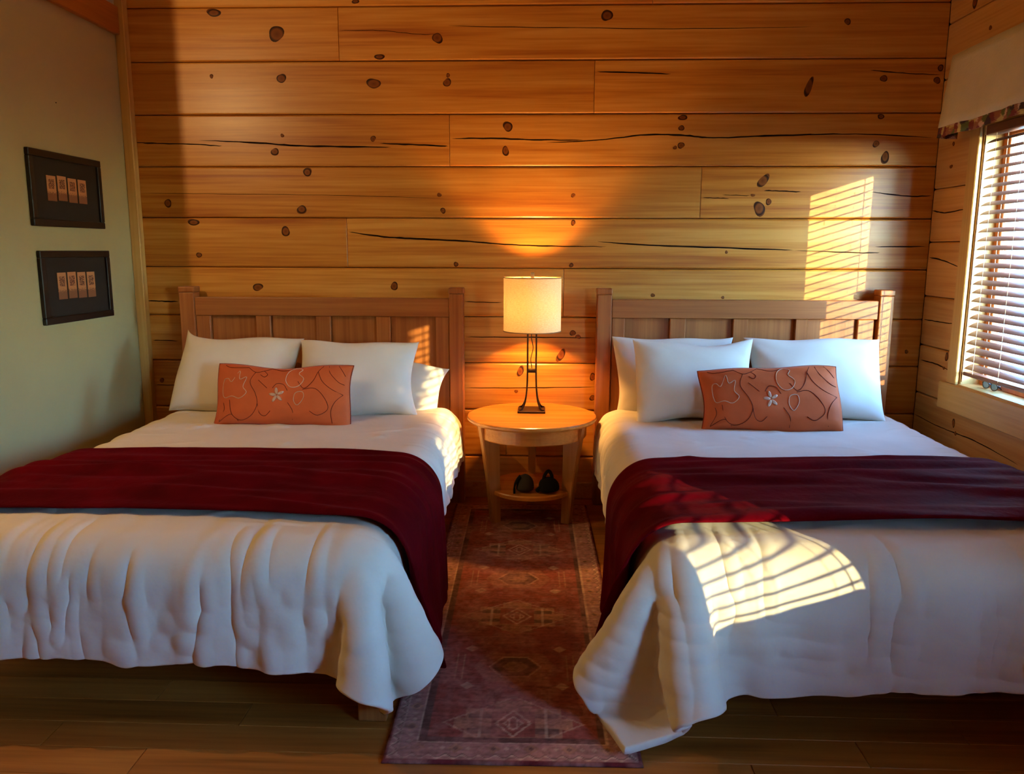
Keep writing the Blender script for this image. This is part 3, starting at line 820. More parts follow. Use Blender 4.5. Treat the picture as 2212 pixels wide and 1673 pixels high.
def throw(cx, dirn, PD_, label, seed):
    """velvet throw across the bed; dirn=+1 hangs over the right side, -1 over the left side"""
    nx, ny = 84, 30
    u = np.linspace(0, 1, nx); v = np.linspace(0, 1, ny)
    U, Vv = np.meshgrid(u, v)
    s0, s1 = -(BED_HX+0.28), BED_HX+0.46
    Sx = s0+(s1-s0)*U
    X = cx+dirn*Sx
    bend = -0.13*np.clip((Sx-0.15)/0.85, 0, 1)**1.6
    Y = 3.34-0.80*Vv+bend-0.03*np.clip(-Sx/0.8, 0, 1)**2
    Z = np.full_like(X, BED_TOP+0.12)
    P = np.stack([X, Y, Z], -1)
    ny0, nx0, _ = PD_.shape
    bv = BVHTree.FromPolygons([Vector(q) for q in PD_[::2, ::2].reshape(-1, 3)], grid_faces(*PD_[::2, ::2].shape[:2]))
    ref_z = BED_TOP-0.3; cyb = (BED_Y0+BED_Y1)/2+0.4
    th = 0.010
    rb = rounded_box(cx, (BED_Y0+BED_Y1)/2+0.2, BED_HX, (BED_Y1-BED_Y0)/2+0.2, BED_TOP, 0.11, 0.05)
    state = {'k': 0}
    def col(Q):
        Q, hit0 = rb(Q)
        state['k'] += 1
        if state['k'] % 3: return Q, hit0
        hit = hit0.copy(); sh = Q.shape
        q = Q.reshape(-1, 3); hf = hit.reshape(-1)
        for i in range(len(q)):
            p = Vector(q[i])
            loc, nn, idx, dist = bv.find_nearest(p, 0.12)
            if loc is None: continue
            # outward side of the sheet: away from the bed's core
            core = Vector((min(max(p.x, cx-0.6), cx+0.6), min(max(p.y, BED_Y0+0.25), 4.4), min(p.z, 0.42)))
            if nn.dot(loc-core) < 0: nn = -nn
            sd = (p-loc).dot(nn)
            if sd < th:
                pp = p+nn*(th-sd); q[i] = pp; hf[i] = True
        return q.reshape(sh), hf.reshape(hit.shape)
    P = simulate(P, col, steps=110, iters=10, bend=0.05, mu=0.3)
    for _ in range(3):
        state['k'] = 2; P, _h = col(P)
    nrm = grid_normals(P)
    if nrm[ny//2, nx//3, 2] < 0: nrm = -nrm
    X, Y, Z = P[..., 0], P[..., 1], P[..., 2]
    wr = sharp(sines(Y*1.0+0.06*Sx, Sx, seed, 6, 22, 46, 0.06, 0.09))
    w2 = sines(Sx, Y, seed+1, 8, 8, 26)
    amp = 0.5+0.5*np.clip((0.2-Sx)/1.0, -0.6, 1)
    rid = np.zeros_like(Y); q = np.random.default_rng(seed+5)
    for _ in range(34):      # long soft ridges running across the bed
        y0 = q.uniform(2.5, 3.4); s0_ = q.uniform(-0.9, 0.9); ls = q.uniform(0.25, 0.8); wdt = q.uniform(0.018, 0.036)
        rid += q.uniform(0.008, 0.020)*np.exp(-((Y-bend-y0-q.normal(0, 0.10)*(Sx-s0_))/wdt)**2)*np.exp(-((Sx-s0_)/ls)**2)
    disp = 0.006+rid+0.0035*np.maximum(wr, -0.6)+0.003*w2
    P = P+nrm*disp[..., None]
    o = mesh_obj('throw_blanket', P.reshape(-1, 3), grid_faces(ny, nx), MAT['throw'], None, smooth=True, base=True)
    if o.data.polygons[(ny//2)*(nx-1)+nx//3].normal.z < 0: o.data.flip_normals()
    md = o.modifiers.new('thick', 'SOLIDIFY'); md.thickness = 0.012; md.offset = 1.0
    sb = o.modifiers.new('smooth', 'SUBSURF'); sb.levels = 2; sb.render_levels = 2
    tag(o, label, 'throw')
    return o

# ---------------------------------------------------------------- beds
def bed(cx, label, x_post, stiles):
    root = thing('bed', label, 'bed', (cx, 3.45, 0))
    yf, yb_ = 4.585, 4.66
    for (a, b_) in x_post:
        box('headboard_post', (a, b_), (yf-0.005, yb_+0.01), (0, 1.250), MAT['bedwood_z'], root, bevel=0.005, seg=2)
        box('post_cap', (a-0.003, b_+0.003), (yf-0.008, yb_+0.013), (1.2505, 1.284), MAT['bedwood_z'], root, bevel=0.006, seg=2)
    xa, xb = x_post[0][1]+0.0005, x_post[1][0]-0.0005
    box('top_rail', (xa, xb), (yf+0.006, yb_), (1.117, 1.222), MAT['bedwood'], root, bevel=0.004, seg=2)
    box('bottom_rail', (xa, xb), (yf+0.006, yb_), (0.30, 0.42), MAT['bedwood'], root, bevel=0.004)
    for a, b_ in stiles:
        box('stile', (max(a, xa), min(b_, xb)), (yf+0.010, yb_-0.004), (0.4205, 1.1165), MAT['bedwood_z'], root, bevel=0.004)
    for (a, b_), (c, d) in zip(stiles[:-1], stiles[1:]):
        box('panel', (b_+0.0005, c-0.0005), (yf+0.034, yf+0.050), (0.4205, 1.1165), MAT['bedwood_z'], root, bevel=0.003)
    for s in (-1, 1):
        x = cx+s*0.755
        box('side_rail', (x-0.018, x+0.018), (2.385, yf-0.006), (0.20, 0.36), MAT['bedwood_y'], root, bevel=0.004)
        lx = cx+s*0.752
        box('leg', (lx-0.046, lx+0.046), (2.325, 2.384), (0, 0.34), MAT['bedwood_z'], root, bevel=0.005, seg=2)
    box('foot_rail', (cx-0.7255, cx+0.7255), (2.345, 2.38), (0.29, 0.40), MAT['bedwood'], root, bevel=0.004)
    return root

def P_(x, y, Y=4.59): return on_y(x, y, Y).x
stL = [(P_(420, 684), P_(453, 684)), (P_(551, 684), P_(583, 684)), (P_(681, 684), P_(713, 684)), (P_(811, 684), P_(842, 684)), (P_(940, 684), P_(970, 684))]
stR = [(P_(1322, 686), P_(1350, 686)), (P_(1448, 686), P_(1482, 686)), (P_(1585, 686), P_(1617, 686)), (P_(1720, 686), P_(1747, 686)), (P_(1855, 686), P_(1890, 686))]
CXL, CXR = -1.286, 1.147
bedL = bed(CXL, 'brown wooden panelled bed on the left beside the sage wall', [(P_(388, 650), P_(420, 650)), (P_(970, 650), P_(1000, 650))], stL)
bedR = bed(CXR, 'brown wooden panelled bed on the right beside the window', [(P_(1290, 650), P_(1322, 650)), (P_(1900, 650), P_(1931, 650))], stR)
def mattress(cx, label):
    o = box('mattress', (cx-0.775, cx+0.775), (2.40, 4.575), (0.361, 0.56), MAT['mattress'], None, bevel=0.07, seg=4, base=True, smooth=True)
    tag(o, label, 'mattress')
mattress(CXL, 'pale mattress under the white duvet of the left bed')
mattress(CXR, 'pale mattress under the white duvet of the right bed')

dL, PL = duvet(CXL, 'crumpled white duvet with gathered foot on the left bed', (0.22, 0.26), (0.19, 0.35), (0.225, 0.28), 11, 1.5, rc=0.10)
dR, PR = duvet(CXR, 'smoother white duvet hanging to the floor at its corner, on the right bed', (0.22, 0.40), (0.22, 0.26), (0.34, 0.235), 23, 0.6)
throw(CXL, 1, PL, 'dark red velvet throw across the left bed', 31)
throw(CXR, -1, PR, 'dark red velvet throw with a sunlit patch across the right bed', 47)

# ---------------------------------------------------------------- pillows and cushions
def pillow_fn(wd, ht, tk, seed, pinch=0.085, crisp=0.5):
    r_ = random.Random(seed); ph = [r_.uniform(0, 6.28) for _ in range(8)]
    def f(u, v, s):
        """u, v in -1..1, s = +1 front / -1 back; local X width, Z height, -Y front"""
        x = wd/2*u*(1-pinch*(1-v*v)*u*u); z = ht/2*v*(1-pinch*1.2*(1-u*u)*v*v)
        t = max(0.0, (1-abs(u)**3.2))*max(0.0, (1-abs(v)**3.2))
        th = tk/2*t**crisp
        e = (1-t)
        wr = 0.010*e*t**0.5*math.sin(9*u+5*v*v+ph[0])*math.sin(7*v+3*u+ph[1])
        wr += 0.004*math.sin(6*u+ph[2]+2*v)*math.sin(5*v+ph[3])*t
        # radiating tucks towards the four corners
        a = math.atan2(1.0-abs(v), 1.0-abs(u)+1e-6)
        wr += 0.006*math.sin(a*12+ph[4])*t**0.4*max(0, abs(u*v)-0.25)
        z += 0.010*math.sin(2.3*u+ph[5])*v+0.006*math.sin(5.1*u+ph[6])*abs(v)
        x += 0.008*math.sin(2.7*v+ph[7])*abs(u)
        # sag: fuller towards the bottom
        th *= 1.0-0.18*v
        return (x, -s*(th+wr*min(1, t*6)), z)
    return f

def pillow_geo(f, n=30, m=24):
    V, F = [], []; idx = {}
    us = [math.sin(math.pi/2*(-1+2*i/n)) for i in range(n+1)]; vs = [math.sin(math.pi/2*(-1+2*j/m)) for j in range(m+1)]
    for s in (1, -1):
        for j, v in enumerate(vs):
            for i, u in enumerate(us):
                edge = i in (0, n) or j in (0, m)
                if edge and s == -1: idx[(s, i, j)] = idx[(1, i, j)]; continue
                idx[(s, i, j)] = len(V); V.append(f(u, v, s))
        for j in range(m):
            for i in range(n):
                q = (idx[(s, i, j)], idx[(s, i+1, j)], idx[(s, i+1, j+1)], idx[(s, i, j+1)])
                F.append(q if s == 1 else q[::-1])
    return V, F

def place_soft(name, f, mat, loc, lean, yaw, roll, sub=1):
    V, F = pillow_geo(f)
    o = mesh_obj(name, V, F, mat, None, smooth=True, local=True)
    o.rotation_mode = 'ZXY' if False else 'XYZ'
    o.matrix_world = Matrix.Translation(loc) @ Matrix.Rotation(yaw, 4, 'Z') @ Matrix.Rotation(-lean, 4, 'X') @ Matrix.Rotation(roll, 4, 'Y')
    if sub:
        sb = o.modifiers.new('smooth', 'SUBSURF'); sb.levels = sub; sb.render_levels = sub
    return o

R = math.radians
def pillow(label, wd, ht, tk, loc, lean, yaw=0, roll=0, seed=1, flap=None):
    f = pillow_fn(wd, ht, tk, seed)
    if flap is not None:      # the loose open end of the pillowcase beyond the filling
        f0 = f
        def f(u, v, s, f0=f0):
            x, y, z = f0(u, v, s)
            k = max(0, (flap*u-0.72)/0.28)
            if k > 0:
                z += k*k*0.045*max(0, v)**2; y += 0.05*k*k*max(0, v)
            return x, y, z
    o = place_soft('pillow', f, MAT['pillow'], loc, lean, yaw, roll)
    return tag(o, label, 'pillow', None)

pillow('white pillow at the far left of the left bed, its case corner sticking up', 0.72, 0.47, 0.20, (-1.715, 4.35, 0.80), R(24), R(-3), R(1.5), 3, flap=-1)
pillow('white pillow behind the right end of the orange cushion, left bed', 0.66, 0.45, 0.19, (-1.015, 4.30, 0.795), R(24), R(3), R(-1), 4)
pillow('white pillow lying low beside the right post of the left bed', 0.66, 0.31, 0.12, (-0.88, 4.465, 0.75), R(24), R(0), R(13), 5)
pillow('white pillow on the left of the right bed, in front of a fuller one', 0.66, 0.46, 0.19, (0.815, 4.24, 0.81), R(22), R(4), R(0), 6)
pillow('white pillow with creased case peeking out on the left of the right bed', 0.68, 0.46, 0.13, (0.745, 4.465, 0.80), R(14), R(-2), R(-2), 7)
pillow('bluish white pillow nearest the window on the right bed', 0.72, 0.47, 0.19, (1.47, 4.30, 0.82), R(23), R(-4), R(-1), 8)
pillow('white pillow mostly hidden at the window end of the right bed', 0.70, 0.40, 0.11, (1.52, 4.485, 0.76), R(18), R(0), R(0), 9)

def cushion(label, wd, ht, tk, loc, lean, yaw, roll, seed):
    f = pillow_fn(wd, ht, tk, seed, pinch=0.03, crisp=0.42)
    o = place_soft('cushion', f, MAT['rust'], loc, lean, yaw, roll)
    tag(o, label, 'cushion')
    # piped seam
    edge = []
    for i in range(24): edge.append(f(-1+2*i/24, -1, 1))
    for i in range(12): edge.append(f(1, -1+2*i/12, 1))
    for i in range(24): edge.append(f(1-2*i/24, 1, 1))
    for i in range(12): edge.append(f(-1, 1-2*i/12, 1))
    g = tube_geo(edge, 0.0035, 6, closed=True)
    mesh_obj('piping', *g, MAT['piping'], o, smooth=True, local=True)
    def uv(p):
        u, v = -1+2*p[0], 1-2*p[1]
        q = Vector(f(u, v, 1)); return (q.x, q.y-0.0008, q.z)
    def line(pts, r, mat, name, closed=False):
        P = [uv(p) for p in pts]
        g = tube_geo(catmull(P, 6, closed), r, 5, closed=closed)
        mesh_obj(name, *g, mat, o, smooth=True, local=True)
    stems = [
        [(0.06,0.04),(0.10,0.08),(0.17,0.08),(0.24,0.06)], [(0.24,0.06),(0.30,0.14),(0.36,0.10),(0.41,0.03)],
        [(0.30,0.14),(0.27,0.32),(0.32,0.52),(0.34,0.70),(0.30,0.88),(0.22,0.96),(0.15,0.86),(0.12,0.62)],
        [(0.34,0.68),(0.36,0.84),(0.40,0.88),(0.44,0.80)], [(0.36,0.10),(0.39,0.17),(0.37,0.22),(0.34,0.18)],
        [(0.33,0.28),(0.37,0.36),(0.40,0.42)], [(0.41,0.03),(0.50,0.08),(0.58,0.04)],
        [(0.62,0.30),(0.67,0.42),(0.73,0.30),(0.76,0.14),(0.79,0.04)], [(0.76,0.14),(0.80,0.30),(0.87,0.42),(0.96,0.50)],
        [(0.66,0.44),(0.75,0.42),(0.82,0.56),(0.85,0.74),(0.78,0.86),(0.72,0.80)], [(0.96,0.50),(0.90,0.62),(0.87,0.78),(0.88,0.95)],
        [(0.56,0.66),(0.60,0.80),(0.60,0.94)], [(0.05,0.94),(0.08,0.78),(0.07,0.66)], [(0.90,0.03),(0.94,0.12),(0.97,0.20)], [(0.83,0.04),(0.85,0.16),(0.92,0.30),(0.97,0.34)],
        [(0.05,0.95),(0.14,0.86),(0.20,0.97)], [(0.44,0.42),(0.47,0.34),(0.52,0.36),(0.55,0.46)]]
    for s_ in stems: line(s_, 0.0014, MAT['stem'], 'stem_embroidery')
    flowers = [
        [(0.06,0.48),(0.07,0.30),(0.10,0.27),(0.13,0.32),(0.18,0.14),(0.19,0.28),(0.24,0.24),(0.22,0.40),(0.25,0.50),(0.20,0.60),(0.14,0.56),(0.08,0.58)],
        [(0.53,0.28),(0.54,0.12),(0.59,0.04),(0.64,0.08),(0.62,0.16),(0.66,0.26),(0.63,0.38),(0.57,0.40)],
        [(0.61,0.50),(0.66,0.48),(0.67,0.58),(0.63,0.70),(0.60,0.62)]]
    for s_ in flowers: line(s_, 0.0020, MAT['flower'], 'flower_embroidery', True)
    for k_ in range(5):   # petals of the raised flower
        an = 0.5+k_*1.256; g = lathe([(0.0, 0), (0.6, 0.002), (1.0, 0.0), (0.0, -0.002)], 12)
        c = (0.475+0.030*math.cos(an), 0.54-0.070*math.sin(an)); q = Vector(uv(c))
        def pt(a, b2):
            a, b2 = a*0.019, b2*0.0085
            return a*math.cos(an)-b2*math.sin(an), a*math.sin(an)+b2*math.cos(an)
        V = [(q.x+pt(a, b_)[0], q.y-zz-0.001, q.z+pt(a, b_)[1]) for a, b_, zz in g[0]]
        mesh_obj('petal', V, g[1], MAT['flower'], o, smooth=True, local=True)
    return o
cushion('bright orange embroidered oblong cushion on the left bed', 0.71, 0.335, 0.135, (-1.34, 4.03, 0.745), R(26), R(1), R(0.5), 21)
cushion('rust pink embroidered oblong cushion on the right bed', 0.70, 0.335, 0.145, (1.16, 4.02, 0.755), R(24), R(-1), R(-1.2), 22)

# ---------------------------------------------------------------- bedside table
TX, TY, TZ = -0.053, 4.345, 0.597
tb = thing('bedside_table', 'round three-legged wooden bedside table between the two beds', 'table', (TX, TY, 0.011))
prof = [(0.0, TZ-0.030), (0.330, TZ-0.030), (0.352, TZ-0.026), (0.360, TZ-0.016), (0.360, TZ-0.008), (0.356, TZ-0.002), (0.350, TZ), (0.0, TZ)]
mesh_obj('table_top', *lathe(prof, 72, TX, TY), MAT['table'], tb, smooth=False)
prof = [(0.290, TZ-0.0305), (0.305, TZ-0.0305), (0.305, TZ-0.105), (0.302, TZ-0.110), (0.288, TZ-0.110), (0.288, TZ-0.0305)]
V, F = lathe(prof[1:5], 72, TX, TY)
F = [q for q in F if len(q) == 4]
Vi, Fi = lathe([(0.288, TZ-0.0305), (0.288, TZ-0.110)], 72, TX, TY); Fi = [q for q in Fi if len(q) == 4]
mesh_obj('apron', *merge((V, F), (Vi, Fi)), MAT['table'], tb)
prof = [(0.0, 0.168), (0.235, 0.168), (0.245, 0.172), (0.245, 0.190), (0.240, 0.196), (0.0, 0.196)]
mesh_obj('shelf', *lathe(prof, 64, TX, TY), MAT['table'], tb)
for a_deg in (-90-60, -90+60, 90):
    a = math.radians(a_deg); ca, sa = math.cos(a), math.sin(a)
    bm = bmesh.new()
    rows = []
    for t in (0, 0.25, 0.5, 0.75, 1.0):
        z = 0.011+(TZ-0.0315-0.011)*t
        ro = 0.252+(0.325-0.252)*t+0.006*math.sin(t*math.pi)*-1
        ri = 0.203+(0.212-0.203)*t
        rows.append((z, ro, ri))
    hw = 0.022
    vv = []
    for z, ro, ri in rows:
        vv.append([bm.verts.new((TX+ca*r-sa*h, TY+sa*r+ca*h, z)) for r, h in ((ri, -hw), (ro, -hw), (ro, hw), (ri, hw))])
    for A, B in zip(vv[:-1], vv[1:]):
        for k in range(4): bm.faces.new((A[k], A[(k+1) % 4], B[(k+1) % 4], B[k]))
    bm.faces.new(vv[0][::-1]); bm.faces.new(vv[-1])
    bmesh.ops.recalc_face_normals(bm, faces=bm.faces)
    bmesh.ops.bevel(bm, geom=[e for e in bm.edges if abs(e.verts[0].co.z-e.verts[1].co.z) > 0.05], offset=0.004, segments=2, affect='EDGES')
    bm_obj('leg', bm, MAT['table_z'], tb)

# ---------------------------------------------------------------- table lamp
LX, LY, LZ = -0.056, 4.445, TZ+0.0005
lp = thing('table_lamp', 'lit table lamp with linen drum shade on curved dark metal legs', 'lamp', (LX, LY, LZ))
box('base_plate', (LX-0.078, LX+0.078), (LY-0.078, LY+0.078), (LZ, LZ+0.012), MAT['metal'], lp, bevel=0.002)
for sx in (-1, 1):
    for sy in (-1, 1):
        pts = [(LX+sx*0.066, LY+sy*0.060, LZ+0.014), (LX+sx*0.052, LY+sy*0.050, LZ+0.022), (LX+sx*0.036, LY+sy*0.034, LZ+0.060), (LX+sx*0.027, LY+sy*0.022, LZ+0.13), (LX+sx*0.024, LY+sy*0.016, LZ+0.22), (LX+sx*0.024, LY+sy*0.014, LZ+0.34), (LX+sx*0.024, LY+sy*0.014, LZ+0.455)]
        C = catmull(pts, 6); V, F = [], []
        for i, p in enumerate(C):
            a = C[max(i-1, 0)]; b_ = C[min(i+1, len(C)-1)]; t = (b_-a).normalized()
            side = Vector((0, 1, 0)); nn = t.cross(side).normalized(); side = nn.cross(t)
            for x, y in ((-0.0045, -0.010), (0.0045, -0.010), (0.0045, 0.010), (-0.0045, 0.010)): V.append(tuple(p+nn*x+side*y))
        for i in range(len(C)-1):
            for k in range(4): F.append((4*i+k, 4*i+(k+1) % 4, 4*i+4+(k+1) % 4, 4*i+4+k))
        F.append((3, 2, 1, 0)); n4 = 4*(len(C)-1); F.append((n4, n4+1, n4+2, n4+3))
        mesh_obj('leg', V, F, MAT['metal'], lp)
box('cross_band', (LX-0.0285, LX+0.0285), (LY-0.020, LY+0.020), (LZ+0.222, LZ+0.240), MAT['metal'], lp, bevel=0.002)
for sx in (-1, 1):
    g = lathe([(0, 0), (0.004, 0.001), (0.005, 0.003), (0, 0.005)], 12); mesh_obj('rivet', [(LX+sx*0.024+a, LY-0.020-z, LZ+0.231+b_) for a, b_, z in g[0]], g[1], MAT['nickel'], lp, smooth=True)
box('top_bracket', (LX-0.03, LX+0.03), (LY-0.024, LY+0.024), (LZ+0.452, LZ+0.462), MAT['metal'], lp, bevel=0.002)
g = tube_geo(catmull([(LX, LY, LZ+0.453), (LX-0.004, LY, LZ+0.42), (LX+0.006, LY, LZ+0.36), (LX-0.006, LY, LZ+0.30), (LX, LY, LZ+0.245)], 8), 0.0025, 6)
mesh_obj('cord', *g, MAT['black'], lp, smooth=True)
g = lathe([(0.0, LZ+0.4625), (0.016, LZ+0.4625), (0.018, LZ+0.50), (0.014, LZ+0.515), (0, LZ+0.515)], 20, LX, LY); mesh_obj('socket', *g, MAT['metal'], lp, smooth=True)
SZ0, SZ1, SA, SB = 1.054, 1.350, 0.160, 0.157
def shade_shell():
    V, F = [], []; n = 72; zs = np.linspace(SZ0, SZ1, 8)
    for z in zs:
        k = 1.0+(SZ0+SZ1-2*z)*0.0+0.0
        for i in range(n):
            a = 2*math.pi*i/n; c, s = math.cos(a), math.sin(a); e = 1.0
            V.append((LX+SA*abs(c)**e*(1 if c > 0 else -1), LY+SB*abs(s)**e*(1 if s > 0 else -1), z))
    for j in range(7):
        for i in range(n): F.append((j*n+i, j*n+(i+1) % n, (j+1)*n+(i+1) % n, (j+1)*n+i))
    return V, F
sh = mesh_obj('lamp_shade', *shade_shell(), MAT['shade'], lp, smooth=True)
MAT['trimband'] = cloth('shade_trim', srgb(150, 122, 84))
def rim(z): 
    return [(LX+(SA+0.0005)*abs(math.cos(a))**1.0*(1 if math.cos(a) > 0 else -1), LY+(SB+0.0005)*abs(math.sin(a))**1.0*(1 if math.sin(a) > 0 else -1), z) for a in [2*math.pi*i/72 for i in range(72)]]
for z in (SZ0, SZ1): 
    g = tube_geo(rim(z), 0.003, 6, closed=True); mesh_obj('shade_rim', *g, MAT['trimband'], sh, smooth=True)
for a in (0, math.pi*2/3, math.pi*4/3):
    g = tube_geo([(LX, LY, SZ1-0.012), (LX+math.cos(a)*SA*0.9, LY+math.sin(a)*SB*0.93, SZ1-0.003)], 0.0018, 6); mesh_obj('spider_arm', *g, MAT['nickel'], lp)
for sx in (-1, 1):
    g = tube_geo(catmull([(LX+sx*0.018, LY, LZ+0.463), (LX+sx*0.046, LY, LZ+0.52), (LX+sx*0.05, LY, LZ+0.60), (LX+sx*0.03, LY, LZ+0.70), (LX, LY, SZ1-0.012)], 6), 0.0018, 6); mesh_obj('harp', *g, MAT['nickel'], lp)
box('finial', (LX-0.010, LX+0.010), (LY-0.010, LY+0.010), (SZ1-0.010, SZ1+0.028), MAT['nickel'], lp, bevel=0.003, seg=2)
m, t, b_ = new_mat('bulb_glow'); b_.inputs['Base Color'].default_value = (1, 0.9, 0.7, 1)
b_.inputs['Emission Color'].default_value = (1.0, 0.62, 0.25, 1); b_.inputs['Emission Strength'].default_value = 30
BZ = LZ+0.600
g = lathe([(0, BZ-0.068), (0.012, BZ-0.066), (0.014, BZ-0.04), (0.026, BZ-0.012), (0.030, BZ+0.008), (0.022, BZ+0.028), (0, BZ+0.038)], 24, LX, LY); mesh_obj('bulb', *g, m, lp, smooth=True)
pl = bpy.data.lights.new('lamp_light', 'POINT'); pl.energy = 240; pl.color = (1.0, 0.47, 0.11); pl.shadow_soft_size = 0.034
plo = bpy.data.objects.new('lamp_light', pl); link(plo, lp); plo.location = Vector((LX, LY, BZ))-WLOC[lp]

# ---------------------------------------------------------------- things on the shelf
def lump(name, label, c, rx, ry, rz, mat, seed):
    r_ = random.Random(seed); V, F = [], []; n, m_ = 26, 14
    for j in range(m_+1):
        th = math.pi*j/m_
        for i in range(n):
            a = 2*math.pi*i/n
            k = 1+0.06*math.sin(3*a+seed)+0.05*math.sin(2*a+3*th)
            z = math.cos(th); zz = z if z > 0 else z*0.35
            V.append((c[0]+rx*math.sin(th)*math.cos(a)*k, c[1]+ry*math.sin(th)*math.sin(a)*k, c[2]+rz*zz))
    for j in range(m_):
        for i in range(n): F.append((j*n+i, j*n+(i+1) % n, (j+1)*n+(i+1) % n, (j+1)*n+i))
    return V, F
zsh = 0.1965
r1 = thing('rolled_pouch', 'dark grey rounded pouch with a flap on the table shelf', 'pouch', (-0.09, 4.20, zsh))
mesh_obj('body', *lump('b', '', (-0.085, 4.20, zsh+0.026), 0.050, 0.055, 0.072, MAT['greycloth'], 3), MAT['greycloth'], r1, smooth=True)
V, F = [], []
for i in range(9):
    t = i/8; zz = zsh+0.002+0.088*t; xx = -0.142+0.030*t-0.012*math.sin(t*3.14)
    for yy in (-0.035, 0.0, 0.035): V.append((xx, 4.185+yy*(1-0.4*t), zz))
for i in range(8):
    for k in range(2): F.append((3*i+k, 3*i+k+1, 3*i+4+k, 3*i+3+k))
o = mesh_obj('flap', V, F, MAT['blackcloth'], r1, smooth=True); md = o.modifiers.new('t', 'SOLIDIFY'); md.thickness = 0.010; md.offset = 0
r2 = thing('strapped_pouch', 'black rounded pouch with a loop handle on the table shelf', 'pouch', (0.04, 4.19, zsh))
mesh_obj('body', *lump('b', '', (0.042, 4.19, zsh+0.024), 0.060, 0.055, 0.062, MAT['blackcloth'], 8), MAT['blackcloth'], r2, smooth=True)
g = tube_geo(catmull([(0.012, 4.185, zsh+0.055), (0.022, 4.185, zsh+0.098), (0.042, 4.185, zsh+0.122), (0.058, 4.187, zsh+0.10), (0.066, 4.19, zsh+0.055)], 6), 0.009, 8)
mesh_obj('loop_handle', *g, MAT['blackcloth'], r2, smooth=True)
g = tube_geo(catmull([(-0.02, 4.17, zsh+0.012), (0.0, 4.165, zsh+0.035), (0.02, 4.17, zsh+0.058)], 6), [0.012]*13, 8)
mesh_obj('strap', *g, MAT['blackcloth'], r2, smooth=True)

# ---------------------------------------------------------------- pictures on the left wall
def picture(label, p0, p1, cards, seed):
    y0, z1 = p0; y1, z0 = p1
    root = thing('framed_picture', label, 'picture', (XL, (y0+y1)/2, z0))
    x0, x1 = XL+0.0005, XL+0.022; fw_ = 0.034
    box('frame_rail', (x0, x1), (y0, y1), (z1-fw_, z1), MAT['frame'], root, bevel=0.003)
    box('frame_rail', (x0, x1), (y0, y1), (z0, z0+fw_), MAT['frame'], root, bevel=0.003)
    box('frame_stile', (x0, x1), (y0, y0+fw_), (z0+fw_+0.0003, z1-fw_-0.0003), MAT['frame'], root, bevel=0.003)
    box('frame_stile', (x0, x1), (y1-fw_, y1), (z0+fw_+0.0003, z1-fw_-0.0003), MAT['frame'], root, bevel=0.003)
    mt = box('mat_board', (x0, x0+0.010), (y0+fw_+0.0003, y1-fw_-0.0003), (z0+fw_+0.0003, z1-fw_-0.0003), MAT['mat'], root, bevel=0)
    (cy0, cz1), (cy1, cz0) = cards
    n = 4; gap = 0.014; wd = (cy1-cy0-gap*3)/4
    for i in range(n):
        a = cy0+i*(wd+gap); dz = random.Random(seed+i).uniform(-0.003, 0.003)
        box('card', (x0+0.0105, x0+0.0125), (a, a+wd), (cz0+dz, cz1+dz), card_mat(seed+i), root, bevel=0.0006)
pa, pb = on_x(54, 317, XL+0.01), on_x(224, 495, XL+0.01)
ca, cb = on_x(98, 377, XL+0.01), on_x(188, 441, XL+0.01)
picture('upper dark framed picture of four printed cards on the sage wall', (pa.y, pa.z), (pb.y, pb.z), ((ca.y, ca.z), (cb.y, cb.z)), 1)
pa, pb = on_x(81, 542, XL+0.01), on_x(243, 682, XL+0.01)
ca, cb = on_x(122, 590, XL+0.01), on_x(207, 640, XL+0.01)
picture('lower dark framed picture of four printed cards on the sage wall', (pa.y, pa.z), (pb.y, pb.z), ((ca.y, ca.z), (cb.y, cb.z)), 5)
q = on_x(120, 222, XL)
g = lathe([(0, 0), (0.003, 0.001), (0.003, 0.004), (0, 0.0055)], 10)
tag(mesh_obj('wall_nail', [(XL+z, q.y+a, q.z+b_) for a, b_, z in g[0]], g[1], MAT['black'], None), 'tiny dark nail in the sage wall above the pictures', 'nail')

# ---------------------------------------------------------------- sunglasses on the sill
SGZ = 0.8105
sg = thing('sunglasses', 'dark sunglasses with blue lenses lying on the window sill', 'sunglasses', (2.285, 4.06, SGZ))
def lens_ring(yc, k=1.0): return [(2.262+0.004*math.cos(a)**2, yc+0.030*math.cos(a)*k, SGZ+0.021+0.0185*math.sin(a)*k) for a in [2*math.pi*i/24 for i in range(24)]]
for yc in (4.02, 4.095):
    g = tube_geo(lens_ring(yc), 0.0025, 6, closed=True); fr = mesh_obj('lens_frame', *g, MAT['black'], sg, smooth=True)
    rg = lens_ring(yc, 0.97); V = rg+[(p[0]+0.0015, p[1], p[2]) for p in rg]; n = 24
    F = [tuple(range(n)), tuple(range(2*n-1, n-1, -1))]+[(i, n+i, n+(i+1) % n, (i+1) % n) for i in range(n)]
    mesh_obj('lens', V, F, MAT['lens'], fr)
g = tube_geo(catmull([(2.262, 4.048, SGZ+0.028), (2.258, 4.0575, SGZ+0.032), (2.262, 4.067, SGZ+0.028)], 6), 0.0022, 6); mesh_obj('bridge', *g, MAT['black'], sg)
for yc, s in ((3.989, -1), (4.126, 1)):
    g = tube_geo(catmull([(2.264, yc, SGZ+0.028), (2.275, yc+0.002*s, SGZ+0.027), (2.292, yc-s*0.05, SGZ+0.024), (2.298, yc-s*0.11, SGZ+0.010)], 6), 0.003, 6); mesh_obj('temple', *g, MAT['black'], sg)

